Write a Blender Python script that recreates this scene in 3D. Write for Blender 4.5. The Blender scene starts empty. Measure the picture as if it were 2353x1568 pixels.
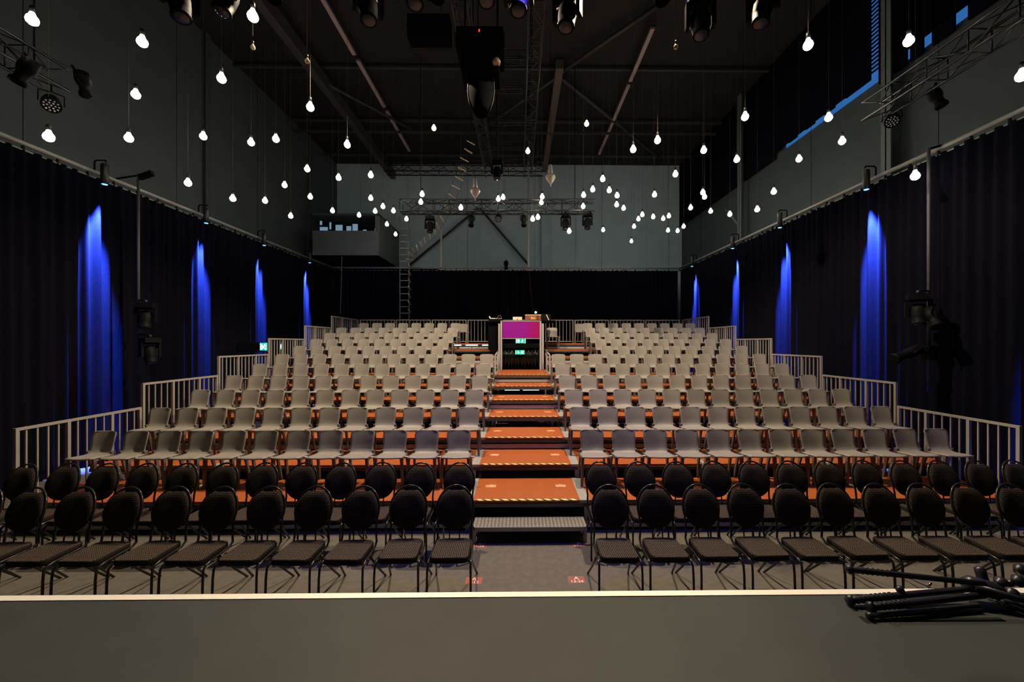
import bpy, math, random
from mathutils import Vector, Matrix
random.seed(7)
SC = bpy.context.scene
COL = SC.collection
PI = math.pi

# ------------------------------------------------------------------ camera
F_PX, YAW, PPX, PPY, EYE = 900.0, 0.012, 1203.0, 788.0, 2.457
W_PX, H_PX = 2353.0, 1568.0
cam_d = bpy.data.cameras.new('camera')
cam_d.sensor_fit = 'HORIZONTAL'
cam_d.sensor_width = 36.0
cam_d.lens = F_PX / W_PX * 36.0
cam_d.shift_x = -(PPX - W_PX / 2) / W_PX
cam_d.shift_y = (PPY - H_PX / 2) / W_PX
cam_d.clip_start = 0.05
cam_d.clip_end = 200
cam = bpy.data.objects.new('camera', cam_d)
COL.objects.link(cam)
cam.location = (0, 0, EYE)
cam.rotation_euler = (PI / 2, 0, -YAW)
SC.camera = cam

# ------------------------------------------------------------------ world, exposure
w = bpy.data.worlds.new('world')
SC.world = w
w.use_nodes = True
w.node_tree.nodes['Background'].inputs[0].default_value = (0.55, 0.7, 1.0, 1)
w.node_tree.nodes['Background'].inputs[1].default_value = 0.0015
SC.view_settings.view_transform = 'Standard'
SC.view_settings.look = 'None'
SC.view_settings.exposure = 0.0
SC.view_settings.gamma = 1.0
SC.view_settings.use_curve_mapping = False

# ------------------------------------------------------------------ lighting levels
BULB = 30.0        # radiance of a lit pendant bulb
KEY_W = 2450.0       # each of the two wash lamps over the stand
FRONT_FILL_W = 190.0     # each added front fill at the stage rig
KEY_C = (1.0, 0.80, 0.56)
BLUE_W = 62000.0      # each curtain downlight
STAGE_BLUE_W = 330.0

def area_or_spot(name, kind, loc, aim, power, color, size=0.05, angle=60, blend=0.5, parent=None):
    d = bpy.data.lights.new(name, kind)
    d.energy = power
    d.color = color
    if kind == 'SPOT':
        d.spot_size = math.radians(angle)
        d.spot_blend = blend
        d.shadow_soft_size = size
    else:
        d.size = size
    o = bpy.data.objects.new(name, d)
    COL.objects.link(o)
    o.location = loc
    v = Vector(aim) - Vector(loc)
    o.rotation_euler = v.to_track_quat('-Z', 'Y').to_euler()
    return o

# the two warm wash lamps hang on the long truss over the stand
area_or_spot('wash_beam', 'SPOT', (-2.4, 7.3, 8.75), (-1.8, 7.0, 0), KEY_W, KEY_C, 0.05, 128, 0.35)
area_or_spot('wash_beam', 'SPOT', (2.3, 6.4, 8.75), (1.8, 6.6, 0), KEY_W, KEY_C, 0.05, 128, 0.35)
# added warm fill at the stage rig, brightening the chair backs
area_or_spot('front_fill', 'SPOT', (-2.86, 4.42, 6.26), (-3.2, 10.2, 1.6), FRONT_FILL_W, KEY_C, 0.06, 84, 0.7)
area_or_spot('front_fill', 'SPOT', (3.6, 4.26, 6.42), (3.4, 10.2, 1.6), FRONT_FILL_W, KEY_C, 0.06, 84, 0.7)
# blue wash of the stage rig above the front edge
area_or_spot('blue_beam', 'SPOT', (0.2, 4.28, 6.5), (0.1, 6.2, 0.3), STAGE_BLUE_W, (0.12, 0.1, 1.0), 0.08, 75, 0.8)

# ------------------------------------------------------------------ materials
def mat(name, col, rough=0.6, metal=0.0, spec=0.5, noise=0.0, nscale=20.0, bump=0.0, bscale=200.0, emit=None, estr=0.0, sheen=0.0):
    m = bpy.data.materials.new(name)
    m.use_nodes = True
    nt = m.node_tree
    b = nt.nodes['Principled BSDF']
    b.inputs['Base Color'].default_value = (*col, 1)
    b.inputs['Roughness'].default_value = rough
    b.inputs['Metallic'].default_value = metal
    b.inputs['Specular IOR Level'].default_value = spec
    if sheen:
        b.inputs['Sheen Weight'].default_value = sheen
    if emit:
        b.inputs['Emission Color'].default_value = (*emit, 1)
        b.inputs['Emission Strength'].default_value = estr
    tc = nt.nodes.new('ShaderNodeTexCoord')
    if noise:
        n = nt.nodes.new('ShaderNodeTexNoise')
        n.inputs['Scale'].default_value = nscale
        n.inputs['Detail'].default_value = 5
        r = nt.nodes.new('ShaderNodeMapRange')
        r.inputs[1].default_value = 0.3
        r.inputs[2].default_value = 0.7
        r.inputs[3].default_value = 1 - noise
        r.inputs[4].default_value = 1 + noise
        mx = nt.nodes.new('ShaderNodeVectorMath')
        mx.operation = 'SCALE'
        mx.inputs[0].default_value = col
        nt.links.new(tc.outputs['Object'], n.inputs['Vector'])
        nt.links.new(n.outputs[0], r.inputs[0])
        nt.links.new(r.outputs[0], mx.inputs['Scale'])
        nt.links.new(mx.outputs[0], b.inputs['Base Color'])
    if bump:
        n2 = nt.nodes.new('ShaderNodeTexNoise')
        n2.inputs['Scale'].default_value = bscale
        bp = nt.nodes.new('ShaderNodeBump')
        bp.inputs['Strength'].default_value = bump
        bp.inputs['Distance'].default_value = 0.005
        nt.links.new(tc.outputs['Object'], n2.inputs['Vector'])
        nt.links.new(n2.outputs[0], bp.inputs['Height'])
        nt.links.new(bp.outputs[0], b.inputs['Normal'])
    return m

def emis(name, col, s):
    m = bpy.data.materials.new(name)
    m.use_nodes = True
    nt = m.node_tree
    nt.nodes.clear()
    e = nt.nodes.new('ShaderNodeEmission')
    e.inputs[0].default_value = (*col, 1)
    e.inputs[1].default_value = s
    o = nt.nodes.new('ShaderNodeOutputMaterial')
    nt.links.new(e.outputs[0], o.inputs[0])
    return m

def dotted(name, base, dot, scale=70.0, rough=0.85, up='Y'):
    m = mat(name, base, rough, spec=0.2)
    nt = m.node_tree
    b = nt.nodes['Principled BSDF']
    tc = [n for n in nt.nodes if n.type == 'TEX_COORD'][0]
    v = nt.nodes.new('ShaderNodeTexVoronoi')
    v.inputs['Scale'].default_value = scale
    v.inputs['Randomness'].default_value = 0.15
    v.voronoi_dimensions = '2D'
    sx = nt.nodes.new('ShaderNodeSeparateXYZ'); cx = nt.nodes.new('ShaderNodeCombineXYZ')
    nt.links.new(tc.outputs['Object'], sx.inputs[0])
    nt.links.new(sx.outputs['X'], cx.inputs[0]); nt.links.new(sx.outputs[up], cx.inputs[1])
    r = nt.nodes.new('ShaderNodeValToRGB')
    r.color_ramp.elements[0].position = 0.14
    r.color_ramp.elements[0].color = (*dot, 1)
    r.color_ramp.elements[1].position = 0.27
    r.color_ramp.elements[1].color = (*base, 1)
    nt.links.new(cx.outputs[0], v.inputs['Vector'])
    nt.links.new(v.outputs['Distance'], r.inputs[0])
    sn = nt.nodes.new('ShaderNodeSeparateXYZ'); gt = nt.nodes.new('ShaderNodeMath'); gt.operation = 'ABSOLUTE'
    g2 = nt.nodes.new('ShaderNodeMath'); g2.operation = 'GREATER_THAN'; g2.inputs[1].default_value = 0.6
    mx = nt.nodes.new('ShaderNodeMix'); mx.data_type = 'RGBA'; mx.inputs[6].default_value = (*base, 1)
    nt.links.new(tc.outputs['Normal'], sn.inputs[0]); nt.links.new(sn.outputs['Z' if up == 'Y' else 'Y'], gt.inputs[0])
    nt.links.new(gt.outputs[0], g2.inputs[0]); nt.links.new(g2.outputs[0], mx.inputs[0])
    nt.links.new(r.outputs[0], mx.inputs[7]); nt.links.new(mx.outputs[2], b.inputs['Base Color'])
    return m

def hazard(name):
    m = mat(name, (0.8, 0.6, 0.1), 0.5)
    nt = m.node_tree
    b = nt.nodes['Principled BSDF']
    tc = [n for n in nt.nodes if n.type == 'TEX_COORD'][0]
    sp = nt.nodes.new('ShaderNodeSeparateXYZ')
    add = nt.nodes.new('ShaderNodeMath'); add.operation = 'ADD'
    mul = nt.nodes.new('ShaderNodeMath'); mul.operation = 'MULTIPLY'; mul.inputs[1].default_value = 9.0
    fr = nt.nodes.new('ShaderNodeMath'); fr.operation = 'FRACT'
    r = nt.nodes.new('ShaderNodeValToRGB')
    r.color_ramp.interpolation = 'CONSTANT'
    r.color_ramp.elements[0].color = (0.10, 0.035, 0.015, 1)
    r.color_ramp.elements[1].position = 0.42
    r.color_ramp.elements[1].color = (0.95, 0.80, 0.28, 1)
    nt.links.new(tc.outputs['Object'], sp.inputs[0])
    nt.links.new(sp.outputs[0], add.inputs[0])
    nt.links.new(sp.outputs[1], add.inputs[1])
    nt.links.new(add.outputs[0], mul.inputs[0])
    nt.links.new(mul.outputs[0], fr.inputs[0])
    nt.links.new(fr.outputs[0], r.inputs[0])
    nt.links.new(r.outputs[0], b.inputs['Base Color'])
    return m

def checkerplate(name):
    m = mat(name, (0.42, 0.38, 0.33), 0.35, 0.7)
    nt = m.node_tree
    b = nt.nodes['Principled BSDF']
    tc = [n for n in nt.nodes if n.type == 'TEX_COORD'][0]
    mp = nt.nodes.new('ShaderNodeMapping')
    mp.inputs['Scale'].default_value = (22, 30, 1)
    ck = nt.nodes.new('ShaderNodeTexVoronoi')
    ck.inputs['Scale'].default_value = 1.0
    ck.inputs['Randomness'].default_value = 0.1
    r = nt.nodes.new('ShaderNodeValToRGB')
    r.color_ramp.elements[0].position = 0.25
    r.color_ramp.elements[0].color = (0.75, 0.7, 0.62, 1)
    r.color_ramp.elements[1].position = 0.45
    r.color_ramp.elements[1].color = (0.30, 0.27, 0.24, 1)
    bp = nt.nodes.new('ShaderNodeBump'); bp.inputs['Strength'].default_value = 0.6; bp.inputs['Distance'].default_value = 0.004
    bp.invert = True
    nt.links.new(tc.outputs['Object'], mp.inputs[0])
    nt.links.new(mp.outputs[0], ck.inputs['Vector'])
    nt.links.new(ck.outputs['Distance'], r.inputs[0])
    nt.links.new(ck.outputs['Distance'], bp.inputs['Height'])
    nt.links.new(r.outputs[0], b.inputs['Base Color'])
    nt.links.new(bp.outputs[0], b.inputs['Normal'])
    return m

M = {}
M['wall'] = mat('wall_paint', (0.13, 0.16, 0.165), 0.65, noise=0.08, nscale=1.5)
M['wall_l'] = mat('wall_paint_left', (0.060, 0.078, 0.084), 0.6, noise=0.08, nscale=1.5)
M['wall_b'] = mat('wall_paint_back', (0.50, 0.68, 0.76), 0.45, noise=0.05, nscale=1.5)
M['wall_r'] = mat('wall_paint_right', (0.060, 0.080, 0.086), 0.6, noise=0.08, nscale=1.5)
M['wall_dark'] = mat('wall_dark_paint', (0.05, 0.06, 0.065), 0.7)
M['roof'] = mat('roof_black', (0.012, 0.011, 0.010), 0.8, noise=0.3, nscale=2)
M['beam'] = mat('beam_brown_steel', (0.12, 0.098, 0.082), 0.6)
M['beam_dark'] = mat('beam_dark_steel', (0.045, 0.042, 0.042), 0.6)
M['tray'] = mat('tray_pink_grey', (0.42, 0.33, 0.31), 0.55)
M['floor'] = mat('floor_grey_vinyl', (0.100, 0.088, 0.074), 0.75, noise=0.16, nscale=14, bump=0.2, bscale=250)
M['stage'] = mat('stage_grey_vinyl', (0.030, 0.034, 0.033), 0.6, spec=0.3, noise=0.12, nscale=3, bump=0.12, bscale=350)
M['edge'] = mat('aluminium_edge', (0.85, 0.82, 0.76), 0.45, 0.25)
M['curtain'] = mat('black_curtain_cloth', (0.004, 0.004, 0.0095), 0.95, spec=0.05, noise=0.2, nscale=30)
M['rail'] = mat('rail_grey_metal', (0.33, 0.35, 0.34), 0.5, 0.2)
M['black'] = mat('black_metal', (0.004, 0.004, 0.005), 0.6, spec=0.1)
M['trimbar'] = mat('dull_trim_metal', (0.06, 0.062, 0.06), 0.7, spec=0.05)
M['black_soft'] = mat('black_matte', (0.004, 0.004, 0.005), 0.9, spec=0.02)
M['gloss'] = mat('black_gloss', (0.004, 0.005, 0.005), 0.12)
M['shell'] = mat('grey_plastic', (0.235, 0.215, 0.195), 0.5, noise=0.04, nscale=60, bump=0.05, bscale=500)
M['shell_leg'] = mat('dark_grey_plastic', (0.12, 0.105, 0.098), 0.5)
M['white_clip'] = mat('pale_clip', (0.6, 0.58, 0.5), 0.4)
M['fabric'] = dotted('dotted_black_fabric', (0.013, 0.009, 0.009), (0.24, 0.18, 0.13), 56)
M['fabric_back'] = dotted('dotted_black_back_fabric', (0.013, 0.009, 0.009), (0.13, 0.10, 0.08), 56, up='Z')  # same fabric as the seat, dots darkened for the weaker light on backs
M['tube'] = mat('black_lacquered_tube', (0.02, 0.018, 0.018), 0.22, 0.3)
M['deck'] = mat('orange_brown_board', (0.36, 0.088, 0.018), 0.45, noise=0.07, nscale=50)
M['strip'] = mat('grey_joint_strip', (0.30, 0.30, 0.26), 0.5, noise=0.15, nscale=25)
M['steel'] = mat('galvanised_steel', (0.36, 0.35, 0.37), 0.5, 0.15)
M['railing'] = mat('railing_grey_paint', (0.36, 0.34, 0.31), 0.45, 0.3)
M['hazard'] = hazard('hazard_stripes')
M['plate'] = checkerplate('chequer_plate')
M['bulb_neck'] = mat('bulb_socket_black', (0.02, 0.02, 0.02), 0.4)
M['bulb'] = emis('lit_bulb_glass', (1.0, 0.92, 0.74), BULB)
M['bulb_warm'] = emis('lit_warm_bulb_glass', (1.0, 0.66, 0.36), BULB * 0.35)
M['bulb_off'] = mat('unlit_bulb_glass', (0.5, 0.4, 0.25), 0.08, 0.0)
M['crystal'] = mat('milky_cut_glass', (0.62, 0.56, 0.48), 0.18, noise=0.3, nscale=60)
M['truss'] = mat('truss_dark_aluminium', (0.022, 0.021, 0.021), 0.35, 0.3)
M['lens'] = mat('lens_glass', (0.05, 0.06, 0.08), 0.05)
M['led'] = mat('led_lens_cap', (0.35, 0.33, 0.5), 0.15, emit=(0.25, 0.2, 1.0), estr=0.25)
M['led_white'] = mat('led_lens_cap_white', (0.75, 0.72, 0.72), 0.15)
M['blue_lens'] = emis('blue_lit_lens', (0.08, 0.25, 1.0), 6)
M['window_blue'] = emis('blue_daylight_pane', (0.05, 0.25, 0.75), 0.5)
M['room_blue'] = emis('pale_blue_lit_pane', (0.25, 0.42, 0.55), 0.6)
M['magenta'] = mat('magenta_banner', (0.42, 0.02, 0.30), 0.8, spec=0.1, emit=(0.42, 0.015, 0.27), estr=0.15)  # weak emission stands in for light falling on the printed banner
_nt = M['magenta'].node_tree; _b = _nt.nodes['Principled BSDF']
_tc = [n for n in _nt.nodes if n.type == 'TEX_COORD'][0]
_sp = _nt.nodes.new('ShaderNodeSeparateXYZ'); _mr = _nt.nodes.new('ShaderNodeMapRange'); _cr = _nt.nodes.new('ShaderNodeValToRGB')
_mr.inputs[1].default_value = -0.5; _mr.inputs[2].default_value = 0.65
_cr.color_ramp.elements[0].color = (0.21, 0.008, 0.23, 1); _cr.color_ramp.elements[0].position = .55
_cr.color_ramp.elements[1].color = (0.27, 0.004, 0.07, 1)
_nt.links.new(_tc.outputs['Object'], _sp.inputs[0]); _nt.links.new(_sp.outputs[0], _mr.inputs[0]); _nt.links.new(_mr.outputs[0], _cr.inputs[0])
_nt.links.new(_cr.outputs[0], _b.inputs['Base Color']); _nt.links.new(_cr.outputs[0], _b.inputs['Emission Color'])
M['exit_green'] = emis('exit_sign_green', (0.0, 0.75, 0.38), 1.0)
M['exit_cyan'] = emis('exit_sign_cyan', (0.0, 0.62, 0.55), 1.0)
M['exit_white'] = emis('exit_sign_white', (0.8, 1.0, 0.9), 1.6)
M['glowtube'] = emis('glow_tube_white', (0.7, 1.0, 0.9), 1.6)
M['paper'] = mat('white_paper', (0.75, 0.62, 0.5), 0.6)
M['wood'] = mat('brown_wood', (0.20, 0.075, 0.035), 0.5, noise=0.2, nscale=12)
M['wood_pale'] = mat('pale_wood_rung', (0.62, 0.48, 0.30), 0.6)
M['sticker'] = mat('red_brown_sticker', (0.30, 0.095, 0.065), 0.5)
M['sticker_pale'] = mat('faded_orange_sticker', (0.62, 0.26, 0.12), 0.5)
M['ink'] = mat('white_print', (0.85, 0.82, 0.75), 0.5)
M['red_led'] = emis('red_pilot_lamp', (1.0, 0.05, 0.03), 2)
M['desk_lamp'] = emis('desk_lamp_white', (1.0, 0.95, 0.85), 6)
M['tripod'] = mat('tripod_black_plastic', (0.012, 0.012, 0.02), 0.35)
M['chrome'] = mat('chrome', (0.7, 0.7, 0.7), 0.15, 1.0)

# ------------------------------------------------------------------ mesh builder
class MB:
    def __init__(s):
        s.v = []; s.f = []; s.sm = []
    def add(s, vs, fs, smooth=False):
        n = len(s.v)
        s.v.extend([tuple(p) for p in vs])
        s.f.extend([tuple(i + n for i in f) for f in fs])
        s.sm.extend([smooth] * len(fs))
        return s
    def box(s, x0, x1, y0, y1, z0, z1, rot=None, piv=None):
        vs = [Vector((x, y, z)) for x in (x0, x1) for y in (y0, y1) for z in (z0, z1)]
        if rot is not None:
            c = Vector(piv) if piv is not None else Vector(((x0 + x1) / 2, (y0 + y1) / 2, (z0 + z1) / 2))
            vs = [rot @ (v - c) + c for v in vs]
        fs = [(0, 1, 3, 2), (4, 6, 7, 5), (0, 4, 5, 1), (2, 3, 7, 6), (0, 2, 6, 4), (1, 5, 7, 3)]
        return s.add(vs, fs)
    def tube(s, pts, r, n=8, closed=False, caps=True):
        pts = [Vector(p) for p in pts]
        k = len(pts)
        rs = r if isinstance(r, (list, tuple)) else [r] * k
        rings = []
        up = None
        for i, p in enumerate(pts):
            if closed:
                t = (pts[(i + 1) % k] - pts[i - 1]).normalized()
            elif i == 0:
                t = (pts[1] - pts[0]).normalized()
            elif i == k - 1:
                t = (pts[-1] - pts[-2]).normalized()
            else:
                t = ((pts[i + 1] - p).normalized() + (p - pts[i - 1]).normalized())
                t = t.normalized() if t.length > 1e-6 else (pts[i + 1] - p).normalized()
            if up is None:
                up = Vector((0, 0, 1)) if abs(t.z) < 0.9 else Vector((0, 1, 0))
            a = up - t * up.dot(t)
            if a.length < 1e-5:
                a = Vector((1, 0, 0)) - t * t.x
            a.normalize()
            up = a
            b = t.cross(a)
            rings.append([p + (a * math.cos(2 * PI * j / n) + b * math.sin(2 * PI * j / n)) * rs[i] for j in range(n)])
        vs = [q for ring in rings for q in ring]
        fs = []
        for i in range(k if closed else k - 1):
            i2 = (i + 1) % k
            for j in range(n):
                j2 = (j + 1) % n
                fs.append((i * n + j, i * n + j2, i2 * n + j2, i2 * n + j))
        s.add(vs, fs, n > 4)
        if caps and not closed:
            base = len(s.v) - len(vs)
            s.f.append(tuple(base + j for j in reversed(range(n)))); s.sm.append(False)
            s.f.append(tuple(base + (k - 1) * n + j for j in range(n))); s.sm.append(False)
        return s
    def lathe(s, prof, c=(0, 0, 0), axis=(0, 0, 1), n=16):
        ax = Vector(axis).normalized()
        a = Vector((1, 0, 0)) if abs(ax.x) < 0.9 else Vector((0, 1, 0))
        a = (a - ax * a.dot(ax)).normalized()
        b = ax.cross(a)
        c = Vector(c)
        vs = []
        for r, h in prof:
            for j in range(n):
                vs.append(c + ax * h + (a * math.cos(2 * PI * j / n) + b * math.sin(2 * PI * j / n)) * max(r, 1e-4))
        fs = []
        for i in range(len(prof) - 1):
            for j in range(n):
                j2 = (j + 1) % n
                fs.append((i * n + j, i * n + j2, (i + 1) * n + j2, (i + 1) * n + j))
        fs.append(tuple(reversed(range(n))))
        fs.append(tuple((len(prof) - 1) * n + j for j in range(n)))
        return s.add(vs, fs, True)
    def sheet(s, grid, th):
        R = len(grid); C = len(grid[0])
        g = [[Vector(p) for p in row] for row in grid]
        nor = []
        for i in range(R):
            for j in range(C):
                du = g[i][min(j + 1, C - 1)] - g[i][max(j - 1, 0)]
                dv = g[min(i + 1, R - 1)][j] - g[max(i - 1, 0)][j]
                nn = du.cross(dv)
                nor.append(nn.normalized() if nn.length > 1e-9 else Vector((0, 0, 1)))
        top = [p for row in g for p in row]
        bot = [p - q * th for p, q in zip(top, nor)]
        N = R * C
        fs = []
        for i in range(R - 1):
            for j in range(C - 1):
                a = i * C + j
                fs.append((a, a + 1, a + C + 1, a + C))
                fs.append((N + a, N + a + C, N + a + C + 1, N + a + 1))
        for i in range(R - 1):
            a = i * C
            fs.append((a, a + C, N + a + C, N + a))
            a = i * C + C - 1
            fs.append((a, N + a, N + a + C, a + C))
        for j in range(C - 1):
            fs.append((j, N + j, N + j + 1, j + 1))
            a = (R - 1) * C + j
            fs.append((a, a + 1, N + a + 1, N + a))
        return s.add(top + bot, fs, True)
    def prism(s, poly, z0, z1, bev=0.0):
        """poly in XY, extruded along z with an optional rounded shoulder"""
        n = len(poly)
        cx = sum(p[0] for p in poly) / n; cy = sum(p[1] for p in poly) / n
        def ins(k):
            out = []
            for x, y in poly:
                d = math.hypot(x - cx, y - cy)
                f = (d - k) / d
                out.append((cx + (x - cx) * f, cy + (y - cy) * f))
            return out
        lay = []
        if bev:
            lay = [(ins(bev), z0), (ins(bev * .3), z0 + bev * .3), (poly, z0 + bev), (poly, z1 - bev), (ins(bev * .3), z1 - bev * .3), (ins(bev), z1)]
        else:
            lay = [(poly, z0), (poly, z1)]
        vs = [(x, y, z) for pl, z in lay for x, y in pl]
        fs = []
        for i in range(len(lay) - 1):
            for j in range(n):
                j2 = (j + 1) % n
                fs.append((i * n + j, i * n + j2, (i + 1) * n + j2, (i + 1) * n + j))
        s.add(vs, fs, bool(bev))
        b0 = len(s.v) - len(vs)
        s.f.append(tuple(b0 + j for j in reversed(range(n)))); s.sm.append(False)
        s.f.append(tuple(b0 + (len(lay) - 1) * n + j for j in range(n))); s.sm.append(False)
        return s
    def xf(s, mtx):
        s.v = [tuple(mtx @ Vector(p)) for p in s.v]
        return s
    def build(s, name, m, parent=None, label=None):
        me = bpy.data.meshes.new(name)
        me.from_pydata(s.v, [], s.f)
        me.polygons.foreach_set('use_smooth', s.sm)
        me.materials.append(m)
        me.update()
        o = bpy.data.objects.new(name, me)
        COL.objects.link(o)
        if parent is not None:
            o.parent = parent
        if label:
            o['label'] = label
        return o

def tag(o, label, cat, group=None, kind=None):
    if label: o['label'] = label
    if cat: o['category'] = cat
    if group: o['group'] = group
    if kind: o['kind'] = kind
    return o

def struct(o):
    o['kind'] = 'structure'
    return o

def thing(name, label, cat, loc=(0, 0, 0), rz=0.0, group=None):
    o = bpy.data.objects.new(name, None)
    o.empty_display_size = 0.1
    COL.objects.link(o)
    o.location = loc
    o.rotation_euler = (0, 0, rz)
    return tag(o, label, cat, group)

def dup(root, loc, rot=(0, 0, 0), label=None, group=None):
    def rec(o, parent):
        c = o.copy()
        COL.objects.link(c)
        if parent is not None:
            c.parent = parent
        for ch in KIDS.get(o.name, ()):
            rec(ch, c)
        return c
    c = rec(root, None)
    c.location = loc
    c.rotation_euler = rot
    if label: c['label'] = label
    if group: c['group'] = group
    return c
KIDS = {}
def remember(root):
    KIDS[root.name] = list(root.children)
    for ch in root.children:
        remember(ch)

class Placer:
    """first call moves the prototype, later calls copy it"""
    def __init__(s, root):
        s.root = root; s.used = False
        remember(root)
    def __call__(s, loc, rot=(0, 0, 0), label=None, group=None):
        if not s.used:
            s.used = True
            s.root.location = loc; s.root.rotation_euler = rot
            if label: s.root['label'] = label
            if group: s.root['group'] = group
            return s.root
        return dup(s.root, loc, rot, label, group)

ORD = ['first', 'second', 'third', 'fourth', 'fifth', 'sixth', 'seventh', 'eighth', 'ninth', 'tenth', 'eleventh', 'twelfth', 'thirteenth', 'fourteenth']

def at(px, py, Y):
    """world point that the photograph shows at a pixel, at room depth Y"""
    u = (px - PPX) / F_PX; v = -(py - PPY) / F_PX
    s, c = math.sin(YAW), math.cos(YAW)
    d = Vector((u * c + s, -u * s + c, v))
    return Vector((0, 0, EYE)) + d * (Y / d.y)

# ------------------------------------------------------------------ room
XL, XR, YB, YF, ZR = -9.6, 8.7, 20.8, -5.0, 11.9
struct(MB().box(XL - .2, XR + .2, YF, YB + .2, -.1, 0).build('floor', M['floor']))
struct(MB().box(XL - .2, XR + .2, YF, YB + .2, ZR, ZR + .2).build('ceiling', M['roof']))
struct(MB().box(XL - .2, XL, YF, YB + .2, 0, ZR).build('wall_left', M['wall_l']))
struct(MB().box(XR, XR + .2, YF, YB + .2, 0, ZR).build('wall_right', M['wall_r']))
struct(MB().box(XL, XR, YF - .2, YF, 0, ZR).build('wall_front', M['wall_dark']))
bw = MB()
x = XL
while x < XR:      # upright cladding panels with narrow grooves
    x1 = min(x + 1.26, XR)
    bw.box(x + .012, x1 - .012, YB - .03, YB, 0, ZR)
    x = x1
bw.box(XL, XR, YB, YB + .2, 0, ZR)
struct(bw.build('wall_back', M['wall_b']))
# wall columns
tn = [0]
def trim(mb, m):
    tn[0] += 1
    return struct(mb.build('trim_%d' % tn[0], m))
for yc in (2.9, 8.85, 14.8):
    trim(MB().box(XR - .32, XR, yc - .015, yc + .015, 0, ZR).box(XR - .32, XR - .29, yc - .12, yc + .12, 0, ZR), M['wall'])
for yc in (6.15, 12.1, 18.0):
    trim(MB().box(XL, XL + .1, yc - .1, yc + .1, 0, ZR), M['wall_dark'])
trim(MB().box(1.2, 1.46, YB - .3, YB - .03, 0, 11.2), M['wall_b'])           # post on the back wall
def brace(p, q, r, m):
    trim(MB().tube([p, q], r, 6), m)
brace(at(1100, 478, 20.5), at(940, 610, 20.5), .055, M['beam_dark'])
brace(at(1102, 478, 20.5), at(1214, 608, 20.5), .055, M['beam_dark'])
brace(at(1765, 378, 14.6), at(1716, 522, 14.9), .05, M['wall_dark'])
brace(at(1668, 480, 15.3), at(1700, 520, 14.9), .05, M['wall'])
# roof steelwork
trim(MB().box(1.23, 1.48, 12.9, YB, 11.5, 11.8), M['beam'])
trim(MB().box(-6.75, -6.5, 7, YB, 11.1, 11.5), M['beam_dark'])
for yy, z, r in ((13.3, 11.86, .05), (16.4, 11.8, .05), (16.9, 11.6, .04), (19.4, 11.8, .06)):
    trim(MB().box(XL, XR, yy - r, yy + r, z - .12, z - .04), M['beam_dark'])
brace((1.35, 13.3, 11.6), (3.8, 10.7, 11.7), .07, M['beam_dark'])
brace((1.35, 13.4, 11.6), (6.9, 19.2, 11.6), .07, M['beam_dark'])
brace((1.35, 13.4, 11.6), (-1.6, 16.8, 11.6), .06, M['beam_dark'])
brace((-6.6, 13.4, 11.3), (-4.6, 16.8, 11.6), .06, M['beam_dark'])
# upper right wall: black drape over a blue-lit strip window
struct(MB().box(XR - .03, XR - .005, 4.5, 12.6, 8.78, 11.7).build('window_1', M['window_blue']))
sl = MB()
z = 9.06
while z < 11.7:
    sl.box(XR - .06, XR - .03, 4.5, 12.6, z, z + .035)
    z += .1
struct(sl.build('trim_90', M['black']))
dr = MB()
y = 9.45
hem = 8.86
while y < YB - .1:      # drape drops with a stepped hem beyond the gap
    k = int((y - 9.45) / .36)
    h = 8.60
    if y < 12.7: h = 8.865 - .011 * k + (.045 if k % 2 else 0)
    y1 = min(y + .36, YB - .05)
    dr.box(XR - .16, XR - .10, y, y1, max(h, 8.60), ZR - .05)
    y = y1
tag(dr.build('wall_drape', M['curtain']), 'black drape with stepped hem on the upper right wall beyond the blue gap', 'drape')
dr = MB()
for y0, y1, h in ((-2, 6.4, 8.60), (6.4, 6.55, 8.60), (6.75, 7.35, 8.60), (7.6, 8.0, 8.60), (8.2, 8.45, 8.60), (8.55, 9.2, 8.60)):
    dr.box(XR - .16, XR - .10, y0, y1, h, ZR - .05)
dr.box(XR - .16, XR - .10, 6.3, 9.2, 8.93, ZR - .05)
tag(dr.build('wall_drape', M['curtain']), 'near black drape at top right above the wall, pierced by small blue gaps', 'drape')

# ceiling battens
def batten(X, y0, y1, z, label, wd=.12):
    t = thing('ceiling_batten', label, 'light fitting', (X, y0, z), 0, 'unlit ceiling battens')
    MB().box(-wd / 2, wd / 2, 0, y1 - y0, 0, .05).build('diffuser', M['tray'], t)
    MB().box(-wd / 2 - .01, wd / 2 + .01, -.02, y1 - y0 + .02, .05, .11).build('housing', M['beam_dark'], t)
    MB().tube([(0, .3, .1), (0, .3, ZR - z)], .008, 5).tube([(0, y1 - y0 - .3, .1), (0, y1 - y0 - .3, ZR - z)], .008, 5).build('hanger', M['beam_dark'], t)
for i, (y0, y1) in enumerate(((8.0, 12.45), (12.7, 15.2), (15.5, 18.7))):
    batten(-5.2, y0, y1, 11.55, 'long unlit ceiling batten, %s of three along the left side' % ('nearest', 'middle', 'farthest')[i])
for i, (y0, y1) in enumerate(((11.3, 13.6), (13.8, 16.0), (16.2, 18.9))):
    batten(3.88, y0, y1, 11.55, 'long unlit ceiling batten, %s of three along the right side' % ('nearest', 'middle', 'farthest')[i])

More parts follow.
